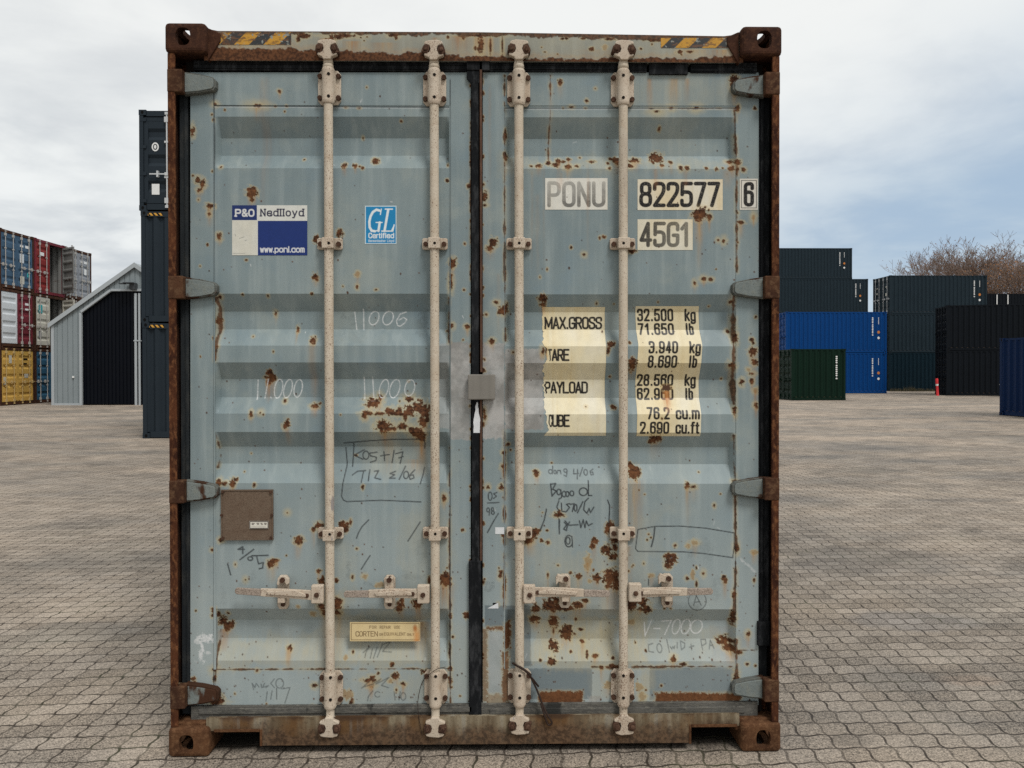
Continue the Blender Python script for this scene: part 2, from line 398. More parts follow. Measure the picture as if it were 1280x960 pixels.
def lettering(root, face_x, y0, H, dash=9, emblem=True, flip=False, top=.86):
    """column of small white characters and round stickers near the top corner of a side wall"""
    rnd = random.Random(int(y0*1000+H*77+face_x*10))
    mb = MB(); z = H*top
    sg = 1 if face_x > 1 else -1
    x = face_x+sg*.004
    def column(yc, n, w_, h, gap, skip):
        nonlocal mb
        prs = []; zz = H*top
        for i in range(n):
            if i: prs += [(zz-.0005, .003)]
            prs += [(zz-.001, w_/2), (zz-h, w_/2), (zz-h-.0005, .003)]
            zz -= h+gap+(.05 if i in skip else 0)
        vs = []
        for z_, q in prs: vs += [(x, yc-q, z_), (x, yc+q, z_)]
        mb.add(vs, [(2*i, 2*i+2, 2*i+3, 2*i+1) if sg > 0 else (2*i, 2*i+1, 2*i+3, 2*i+2) for i in range(len(prs)-1)])
    column(y0+.04, 11, .085, .064, .034, (3, 9))
    if emblem:
        inst('lettering', mb.mesh('lettering'), root, [M_white]); mb = MB(); column(y0+.42, 6, .04, .05, .025, ())
    inst('lettering', mb.mesh('lettering'), root, [M_white])
    if emblem:
        for mcol, zz, r in ((M_orange, H*.50, .085), (M_white, H*.36, .075)):
            m2 = MB(); ring = [(x, y0+.42+r*math.cos(a), zz+r*1.1*math.sin(a)) for a in np.linspace(0, 2*math.pi, 14, endpoint=False)]
            m2.add(ring, [list(range(14)) if sg > 0 else list(range(13, -1, -1))])
            inst('round_sticker', m2.mesh('round_sticker'), root, [mcol])

M_dk = paint_mat('anthracite_paint', (.020, .028, .036), .55, .14)
M_dk2 = paint_mat('dark_slate_paint', (.015, .026, .034), .55, .14)
M_dkteal = paint_mat('dark_teal_paint', (.004, .015, .023), .55, .16)
M_blk = paint_mat('black_paint', (.004, .006, .009), .6, .2)
M_blue = paint_mat('bright_blue_paint', (.001, .043, .175), .5, .10)
M_navy = paint_mat('navy_paint', (.001, .013, .055), .5, .12)
M_green = paint_mat('dark_green_paint', (.003, .016, .009), .55, .15)
M_rustf = paint_mat('rusty_frame_paint', (.045, .02, .014), .8, .3, .7)
M_oblue = paint_mat('worn_blue_paint', (.055, .105, .165), .6, .2, .2)
M_ored = paint_mat('worn_red_paint', (.21, .03, .028), .6, .2, .2)
M_oyel = paint_mat('worn_yellow_paint', (.58, .36, .09), .6, .18, .22)
M_obeige = paint_mat('worn_beige_paint', (.52, .50, .43), .6, .15, .2)
M_owhite = paint_mat('worn_white_paint', (.60, .63, .65), .55, .1, .1)
M_omar = paint_mat('worn_maroon_paint', (.16, .025, .035), .6, .2, .25)
M_oteal = paint_mat('worn_teal_blue_paint', (.03, .10, .17), .6, .2, .2)
M_ogrey = paint_mat('worn_grey_paint', (.26, .27, .29), .6, .2, .25)
M_inn = paint_mat('grey_interior_paint', (.20, .20, .19), .7, .2, .3)
M_teals = paint_mat('teal_sticker', (.05, .35, .38), .5, .1)
M_oldrod = paint_mat('old_rod_paint', (.42, .40, .37), .6, .2, .2)
M_yelrod = paint_mat('yellow_rod_paint', (.50, .36, .16), .6, .2, .2)

def Xat(px, Y, py=470):  return P1(px, py, Y)[0]
def Zat(px, py, Y): return P1(px, py, Y)[1]
# --- dark stack half hidden on the left: blank ends below, a door end on top
_, Ys = G(192, 548); xl = Xat(178, Ys, 520)
LD = 6.06
hs = [Zat(176, 403, Ys), Zat(176, 263, Ys)-Zat(176, 403, Ys), Zat(173, 137, Ys)-Zat(176, 263, Ys)]
labs = ['dark grey container at the foot of the tall stack left of the rusty grey-blue one', 'dark grey container in the middle of the tall stack left of the rusty grey-blue one', 'dark grey container with white lock rod and oval emblem, topmost of the tall left stack']
z = 0.0
for i in range(3):
    if i < 2:      # blank end towards us: turn by 180
        o = freight(labs[i], (xl+CW-.02*i, Ys+LD, z), R(180), LD, hs[i], M_dk, group='dark containers of the tall left stack')
        hazard(o, LD, hs[i], (CW-.20-.33+.04, .25))
    else:
        M_dkd = M_dk
        o = freight(labs[i], (xl-.05, Ys, z), 0, LD, hs[i], M_dk, rods=M_galv, ribs=3, group='dark containers of the tall left stack', rod_list=(.52, .94), has_handles=False,
                    labels=[[(.17, .36, .17, .24, M_white)], None])
        d = [c for c in o.children if c.name.startswith('door')][0]
        inst('handle', handle_mesh(), d, [M_galv], (.5, 0, hs[2]*.36))
        m2 = MB(); a = np.linspace(0, 2*math.pi, 20, endpoint=False); cx, cz = .25, hs[2]*.635
        m2.add([(cx+.08*math.cos(t), -.002, cz+.1*math.sin(t)) for t in a], [list(range(20))]); m2.cur = 1
        m2.add([(cx+.05*math.cos(t), -.004, cz+.068*math.sin(t)) for t in a], [list(range(20))]); m2.cur = 0
        m2.add([(cx+.028*math.cos(t), -.006, cz+.045*math.sin(t)) for t in a], [list(range(20))])
        inst('oval_emblem', m2.mesh('oval_emblem'), d, [M_white, M_dk])
        mb = MB(); mb.box(.02, .16, .006, .028, -.035, .035); hm = mb.mesh('hinge')
        for zz in np.linspace(.22, hs[2]-.22, 4): inst('hinge', hm, o, [M_dk], (0, 0, zz))
    z += hs[i]

# --- mixed stacks far left, doors facing right (+X)
Y0 = 30.4; X0 = Xat(1, Y0, 490)
def facing_right(label, Yn, z, H, **kw):
    # local -Y (door) -> world +X : rotate by +90 ; local x -> world Y
    return freight(label, (X0, Yn, z), R(90), 6.06, H, **kw)
H0 = 2.56
gr = 'old containers stacked on the far left'
def marks(seed, n, m_):
    rr = random.Random(seed); out = []
    for i in range(n):
        out.append((rr.uniform(.15, .75), rr.uniform(.6, 2.1), rr.choice((.12, .2, .26)), rr.choice((.07, .1, .16)), m_))
    return out
YC = [Y0+i*2.5 for i in range(3)]
wl = lambda sd, n=4: [None, [(.30, 1.92, .30, .12, M_white), (.72, 1.92, .18, .1, M_white), (.35, 1.35, .22, .3, M_white)][:n]]
facing_right('yellow container with worn doors at the foot of the far left stack', YC[0], 0, H0, col=M_oyel, frame=M_rustf, doors=(M_oyel, M_oyel), rods=M_yelrod, group=gr,
             labels=[[(.5, 1.85, .2, .35, M_obeige), (.12, .9, .22, .34, M_obeige)], [(.4, 2.0, .3, .08, M_hole), (.45, 1.8, .25, .07, M_hole), (.35, 1.2, .3, .18, M_obeige)]])
facing_right('teal blue container on the ground between the yellow one and the grey shed', YC[1], 0, H0, col=M_oteal, frame=M_rustf, doors=(M_oteal, M_oteal), rods=M_oldrod, group=gr)
facing_right('container with one silvery ribbed door and one maroon door, above the yellow one', YC[0], H0, H0, col=M_omar, frame=M_rustf, doors=(M_owhite, M_omar), rods=M_oldrod, group=gr, ribs=4, bare_leaf=0,
             labels=[None, [(.30, 1.92, .26, .1, M_white), (.30, 1.7, .26, .08, M_white), (.7, 1.3, .16, .1, M_white)]])
facing_right('beige container with a teal sticker and one door standing open, above the teal blue one', YC[1], H0, H0, col=M_inn, frame=M_rustf, doors=(M_obeige, M_obeige), rods=M_oldrod, group=gr,
             open_angle=(0, 55), labels=[[(.2, 1.65, .3, .4, M_teals), (.2, .5, .2, .32, M_ogrey)], None])
facing_right('faded blue container with white lettering, top of the far left stack', YC[0], 2*H0, H0, col=M_oblue, frame=M_rustf, doors=(M_oblue, M_oblue), rods=M_oldrod, group=gr,
             labels=[None, [(.26, 1.95, .26, .12, M_white), (.66, 1.95, .24, .1, M_white), (.62, 1.25, .3, .4, M_owhite), (.2, .65, .2, .2, M_teals), (.6, .3, .3, .35, M_obeige)]])
facing_right('red container with its right door swung open to a grey inside', YC[1], 2*H0, H0, col=M_inn, frame=M_omar, doors=(M_ored, M_inn), rods=M_oldrod, group=gr, open_angle=(0, 55),
             labels=[[(.35, 1.8, .3, .16, M_white)], None])
facing_right('grey container with white lettering at the far right end of the old stacks, top row', YC[2], 2*H0, H0, col=M_ogrey, frame=M_rustf, doors=(M_ogrey, M_ogrey), rods=M_oldrod, group=gr, labels=wl(2))
facing_right('grey container half hidden by the shed roof, under the grey one of the top row', YC[2], H0, H0, col=M_ogrey, frame=M_rustf, rods=M_oldrod, group=gr)
facing_right('rusty grey container hidden behind the shed at the foot of the old stacks', YC[2], 0, H0, col=M_ogrey, frame=M_rustf, rods=M_oldrod, group=gr)

# --- right hand yard
def side_on(label, px_l, px_r, py_base, H, z, col, L=6.06, door_left=True, rz=0.0, Y=None, name='freight_container', group='stacked containers on the right', px_anchor='l', lett=True, emblem=True, **kw):
    """long side towards us; left end carries the doors"""
    if Y is None: _, Y = G(px_l, py_base)
    x = Xat(px_l, Y, 470)
    # rotate so local +Y (length) -> world +X : rz=-90 ; local x -> world -Y?  (x,y)->( y,-x): near side is local x=CW
    root = freight(label, (x, Y+CW, z), R(-90), L, H, col=col, **kw)
    if rz:      # swing about the near left corner
        c = Vector((x, Y, z)); o = root.location-c; a = R(rz)
        root.location = c+Vector((o.x*math.cos(a)-o.y*math.sin(a), o.x*math.sin(a)+o.y*math.cos(a), 0)); root.rotation_euler[2] += a
    if lett: lettering(root, CW-.012, L-.95 if emblem else L-.5, H, emblem=emblem)
    return root, Y
bl, Yb = side_on('bright blue container on the ground behind the dark green one', 982, 1108, 492, 2.59, 0, M_blue, L=6.46, rods=M_blue)
side_on('bright blue container stacked on another bright blue one', 982, 1108, 492, 2.59, 2.59, M_blue, L=6.46, Y=Yb, rods=M_blue)
side_on('small dark green container in front of the blue stack', 989, 1055, 500.5, 2.55, 0, M_green, L=2.72, emblem=False, rods=M_green)
_, Yc = G(1112, 489.0)
hC = Zat(1112, 344, Yc)/3
for i, (lb, mm) in enumerate((('dark teal container at ground level behind the red marker post', M_dkteal), ('dark slate container in the middle of the stack behind the red marker post', M_dk2), ('dark slate container with white lock rods, top of the stack below the bare trees', M_dk2))):
    side_on(lb, 1112 if i else 1111, 1232, 489, hC, hC*i, mm, L=6.87, Y=Yc, lett=(i == 2), rods=M_galv if i == 2 else M_dk, group='dark container stack below the bare trees', labels=[[(.4, 1.9, .14, .08, M_obeige), (.4, 1.5, .12, .12, M_obeige)], [(.4, 1.9, .14, .08, M_obeige), (.4, 1.3, .16, .2, M_obeige)]])
YA = 62.0
for i in range(4):
    H = 2.896 if i < 3 else 2.62
    pr = (1065, 1085)[i < 3]
    lb = ['dark slate container at the bottom of the tall stack behind the blue ones', 'dark slate container second from the ground behind the blue ones', 'dark slate container showing just above the blue stack', 'dark slate container, topmost of the tall stack behind the blue ones'][i]
    xr = Xat(pr, YA, 470)
    zt = Zat(1065, 310, YA); z0 = [0, (zt-2.62-2.896)/2, zt-2.62-2.896, zt-2.62][i]
    if i < 2: H = (zt-2.62-2.896)/2
    r_ = freight(lb, (xr-12.19, YA+CW, z0), R(-90), 12.19, H, M_dk2, group='tall dark stack behind the blue containers')
    if i > 1: lettering(r_, CW-.012, 12.19-1.1, H)
for i in range(2):
    side_on(['black container on the ground at the right, beside the red marker post', 'black container stacked on the other black one at the right'][i], 1183, 1280, 494.5, 2.62, 2.62*i, M_blk, L=12.19, rz=-16, lett=False, rods=M_blk, group='black containers on the right')
YF = 66.0
for i in range(3):
    hf = Zat(1255, 367, YF)/3
    r_, _ = side_on(['black container at the foot of the farthest stack under the trees', 'black container in the middle of the farthest stack under the trees', 'black container just showing at the right edge under the trees'][i], 1222, 1280, 0, hf, hf*i, M_blk, Y=YF, L=12.19, lett=False, group='farthest container stack')
    if i == 2:
        mb = MB(); mb.box(0, .08, -.02, 0, .3, hf-.1); mb.box(1.0, 1.08, -.02, 0, .3, hf-.1); mb.box(.5, .75, -.02, 0, .7, 1.0)
        o = inst('white_marking', mb.mesh('white_marking'), r_, [M_white], (CW+.0, 0, 0), R(90)); o.location = (CW+.01, 1.7, 0)
# navy container coming in from the right edge, long side towards us
xE, YE = G(1249, 519)
rE = freight('navy blue container cut off by the right edge of the picture', (xE, YE, 0), 0, 6.06, 2.55, M_navy, group=None)
# its blank end sits at the far end; swing it so its left wall runs towards the camera
a = R(180+4.5); rE.rotation_euler = (0, 0, a)
# local left wall is now on the world right: put local (CW,0) near corner at the measured corner
c = Vector((CW, 0, 0)); c.rotate(Matrix.Rotation(a, 3, 'Z')); rE.location = Vector((xE, YE, 0))-c

# --- grey shed with a black sliding door
def shed():
    _, Yq = G(118, 506.5); zf = lambda px, py: Zat(px, py, Yq); xf = lambda px: Xat(px, Yq, 470)
    xl_, xm = xf(66), xf(170); xr_ = 2*xm-xl_; ze, zp = zf(66, 404), zf(170, 331)
    root = empty('metal_shed', (xl_, Yq, 0), 0, 'grey corrugated metal shed with a black sliding door and pitched roof', 'shed')
    Wd = xr_-xl_; D = 11.0; hp = zp; he = ze
    top = lambda x: he+(hp-he)*(1-abs(x-Wd/2)/(Wd/2))
    dx0 = xf(103)-xl_; dx1 = Wd-dx0; dz0 = zf(103, 391); dz1 = zf(140, 364); dxa = xf(140)-xl_; dxb = Wd-dxa
    def dtop(x):
        if x < dxa: return dz0+(dz1-dz0)*(x-dx0)/(dxa-dx0)
        if x > dxb: return dz0+(dz1-dz0)*(dx1-x)/(dx1-dxb)
        return dz1
    Mw = paint_mat('grey_cladding', (.235, .268, .278), .5, .1); Mr = paint_mat('pale_roof_sheet', (.30, .33, .34), .5, .1); Md = paint_mat('black_door_sheet', (.002, .003, .006), .45, .25)
    Mt = paint_mat('pale_grey_trim', (.38, .41, .425), .5, .08)
    mb = MB(); pitch = .22; xs = []
    n = int(Wd/pitch); p = Wd/n
    for i in range(n): xs += [(i*p, 0), (i*p+p*.78, 0), (i*p+p*.84, .03), (i*p+p*.94, .03)]
    xs.append((Wd, 0)); extra = [(dx0, 0), (dx1, 0), (Wd/2, 0)]; xs = sorted(xs+extra)
    for (x0, o0), (x1, o1) in zip(xs[:-1], xs[1:]):
        if x1-x0 < 1e-5: continue
        c = (x0+x1)/2; b0 = dtop(x0) if dx0 <= c <= dx1 else 0; b1 = dtop(x1) if dx0 <= c <= dx1 else 0
        mb.add([(x0, o0, b0), (x1, o1, b1), (x1, o1, top(x1)), (x0, o0, top(x0))], [(0, 1, 2, 3)])
    for x in (0, Wd): mb.box(x-.01, x+.01, .04, D, 0, he-.02)
    mb.prism([(0, 0), (Wd, 0), (Wd, he-.02), (Wd/2, hp-.02), (0, he-.02)], D-.02, D)
    mb.build('wall', Mw, root)
    mb = MB()
    for s in (0, 1):
        xa = -.12 if s == 0 else Wd+.12; za = he-.12*(hp-he)/(Wd/2)
        q = [(xa, za), (Wd/2, hp), (Wd/2, hp+.07), (xa, za+.07)]
        mb.prism(q, -.08, D+.08)
    mb.build('roof', Mr, root)
    mb = MB()
    for s in (0, 1):
        xa = -.14 if s == 0 else Wd+.14; za = he-.14*(hp-he)/(Wd/2)
        mb.prism([(xa, za-.12), (Wd/2, hp-.12), (Wd/2, hp+.09), (xa, za+.09)], -.12, -.083)
    mb.box(-.05, .07, -.035, -.002, 0, he-.05); mb.box(Wd-.07, Wd+.05, -.035, -.002, 0, he-.05)
    mb.build('verge_trim', Mt, root)
    # door leaves
    for s in (0, 1):
        a, b = (dx0, Wd/2-.08) if s == 0 else (Wd/2+.08, dx1)
        mb = MB(); n = 14; p = (b-a)/n
        for i in range(n):
            for (fa, fb, oa, ob) in ((0, .6, .10, .10), (.6, .7, .10, .13), (.7, .9, .13, .13), (.9, 1, .13, .10)):
                x0 = a+p*(i+fa); x1 = a+p*(i+fb); mb.add([(x0, oa, .04), (x1, ob, .04), (x1, ob, dtop(x1)), (x0, oa, dtop(x0))], [(0, 1, 2, 3)])
        mb.build('sliding_door', Md, root)
    mb = MB(); t = .10
    pts = [(dx0, 0), (dx0, dz0), (dxa, dz1), (dxb, dz1), (dx1, dz0), (dx1, 0)]
    for (xa, za), (xb, zb) in zip(pts[:-1], pts[1:]):
        d = Vector((xb-xa, 0, zb-za)).normalized(); nn = Vector((d.z, 0, -d.x))*-t if True else 0
        mb.prism([(xa, za), (xb, zb), (xb+nn.x, zb+nn.z), (xa+nn.x, za+nn.z)], -.06, .05)
    mb.build('door_frame', Mt, root)
    mb = MB()
    mb.tube((Wd/2+.03, -.07, 0), (Wd/2+.03, -.07, dz1-.1), .06, .06, 10); mb.tube((Wd/2+.19, -.07, 0), (Wd/2+.19, -.07, dz1-.1), .05, .05, 10)
    mb.box(Wd/2-.04, Wd/2+.26, -.13, -.01, dz1*.56, dz1*.56+.05)
    mb.build('downpipe', Mt, root)
    mb = MB(); xc = Wd/2-.1; zc_ = zf(166, 357)
    mb.box(xc-.22, xc+.2, -.5, -.06, zc_+.06, zc_+.1); mb.box(xc-.03, xc+.2, -.3, -.01, zc_-.2, zc_+.06); mb.box(xc-.42, xc-.2, -.46, -.2, zc_+.03, zc_+.07)
    mb.build('wall_lamp', paint_mat('dark_lamp_metal', (.06, .065, .07), .5, .1), root)
    mb = MB(); mb.box(xf(92)-xl_-.04, xf(92)-xl_+.04, -.05, -.001, 1.2, 1.28); mb.build('alarm_box', M_white, root)
    mb = MB(); mb.box(.07, dx0-t-.02, -.02, -.001, 0, .09); mb.build('base_trim', Mt, root)
shed()

# --- red marker post and weeds
_, Yp = G(1172, 494.6); xp = Xat(1172, Yp, 480)
mb = MB(); H = Zat(1172, 473, Yp)
root = empty('marker_post', (xp, Yp, 0), 0, 'red plastic marker post with a white band beside the black containers', 'post')
mb.lathe(0, 0, [(0, .085), (.03, .075), (H*.62, .062), (H*.66, .072), (H*.94, .078), (H, .06)], 14)
o = mb.build('post', paint_mat('red_plastic', (.62, .045, .05), .4, .08), root); o.rotation_euler = (0, R(-3), 0)
mb = MB(); mb.lathe(0, 0, [(H*.57, .066), (H*.68, .077)], 14); o = mb.build('reflective_band', M_white, root); o.rotation_euler = (0, R(-3), 0)

rnd = random.Random(5)
mb = MB()
for i in range(420):
    t = rnd.random(); px = 1113+60*t; Yw = Yc-.25-rnd.random()*.35; x = Xat(px, Yw, 470); h = rnd.uniform(.08, .28)*(1.6 if abs(px-1137) < 7 else 1)
    a = rnd.uniform(0, 6.3); dx, dy = .012*math.cos(a), .012*math.sin(a); lx, ly = rnd.uniform(-.12, .12), rnd.uniform(-.12, .12)
    mb.add([(x-dx, Yw-dy, 0), (x+dx, Yw+dy, 0), (x+lx, Yw+ly, h)], [(0, 1, 2)])
tag(mb.build('weeds', paint_mat('dry_weed', (.10, .085, .045), .8, .3)), 'dry weeds along the foot of the dark teal container', 'weeds', kind='stuff')

# --- bare autumn trees behind the containers
def tree(label, px, Yt, H, spread, seed, leafy, leaf_m, bark_m):
    rnd = random.Random(seed); x = Xat(px, Yt, 470)
    root = empty('bare_tree', (x, Yt, 0), 0, label, 'tree', 'bare trees behind the containers')
    tr = MB(); cr = MB(); lf = []
    def branch(p, d, L, r, lev):
        q = p; n = 3 if lev < 3 else 2
        for i in range(n):
            d = (d+Vector((rnd.gauss(0, .10), rnd.gauss(0, .10), rnd.gauss(.04, .07)))).normalized(); q2 = q+d*(L/n); r2 = r*(.86 if lev < 3 else .75)
            (tr if lev < 1 else cr).tube(q, q2, max(r, .014), max(r2, .012), 6 if lev < 2 else 3, False); q = q2; r = r2
            if lev >= 1 and lev < 5:
                for s in range(rnd.choice((1, 1, 2))):
                    if lev == 4 and rnd.random() < .5: continue
                    side = Vector((rnd.gauss(0, 1), rnd.gauss(0, 1), rnd.gauss(.75, .5))).normalized()
                    branch(q, (d*.75+side*.75).normalized(), L*rnd.uniform(.46, .66), r*.58, lev+1)
        if lev < 5:
            for s in range(3 if lev == 0 else 2):
                side = Vector((rnd.gauss(0, 1), rnd.gauss(0, 1), rnd.gauss(.3, .35))).normalized()
                branch(q, (d*.8+side*spread).normalized(), L*rnd.uniform(.58, .7), r*.7, lev+1)
        if lev >= 4: lf.append(q)
    for s in range(3):
        d0 = Vector((rnd.gauss(0, .16), rnd.gauss(0, .1), 1)).normalized()
        branch(Vector((rnd.gauss(0, .25), rnd.gauss(0, .25), 0)), d0, H*.36, .14, 0)
    tr.build('trunk', bark_m, root); cr.build('crown', bark_m, root)
    mb = MB()
    for q in lf:
        for j in range(leafy):
            if rnd.random() < .12:
                c = q+Vector((rnd.gauss(0, .25), rnd.gauss(0, .25), rnd.gauss(0, .25))); a = rnd.uniform(0, 6.28); s_ = rnd.uniform(.04, .09)
                u = Vector((math.cos(a), math.sin(a), rnd.uniform(-.5, .5)))*s_; v = Vector((-math.sin(a)*.4, math.cos(a)*.4, 1)).normalized()*s_
                mb.add([c-u, c-v*.6, c+u, c+v], [(0, 1, 2, 3)])
    if mb.v: mb.build('leaves', leaf_m, root)
    return len(cr.f)
bark = paint_mat('bare_twig_bark', (.235, .17, .135), .85, .3)
leafo = paint_mat('orange_leaf', (.30, .14, .055), .7, .4); leafr = paint_mat('russet_leaf', (.22, .12, .09), .7, .4)
tree('wide bare brown tree above the top dark container', 1192, 74, 16.0, .85, 11, 1, leafr, bark)
tree('bare tree with orange leaves at the right edge', 1264, 70, 14.6, .95, 23, 3, leafo, bark)
tree('taller twiggy bare tree between the brown one and the orange one', 1230, 80, 18.6, 1.0, 37, 1, leafr, bark)
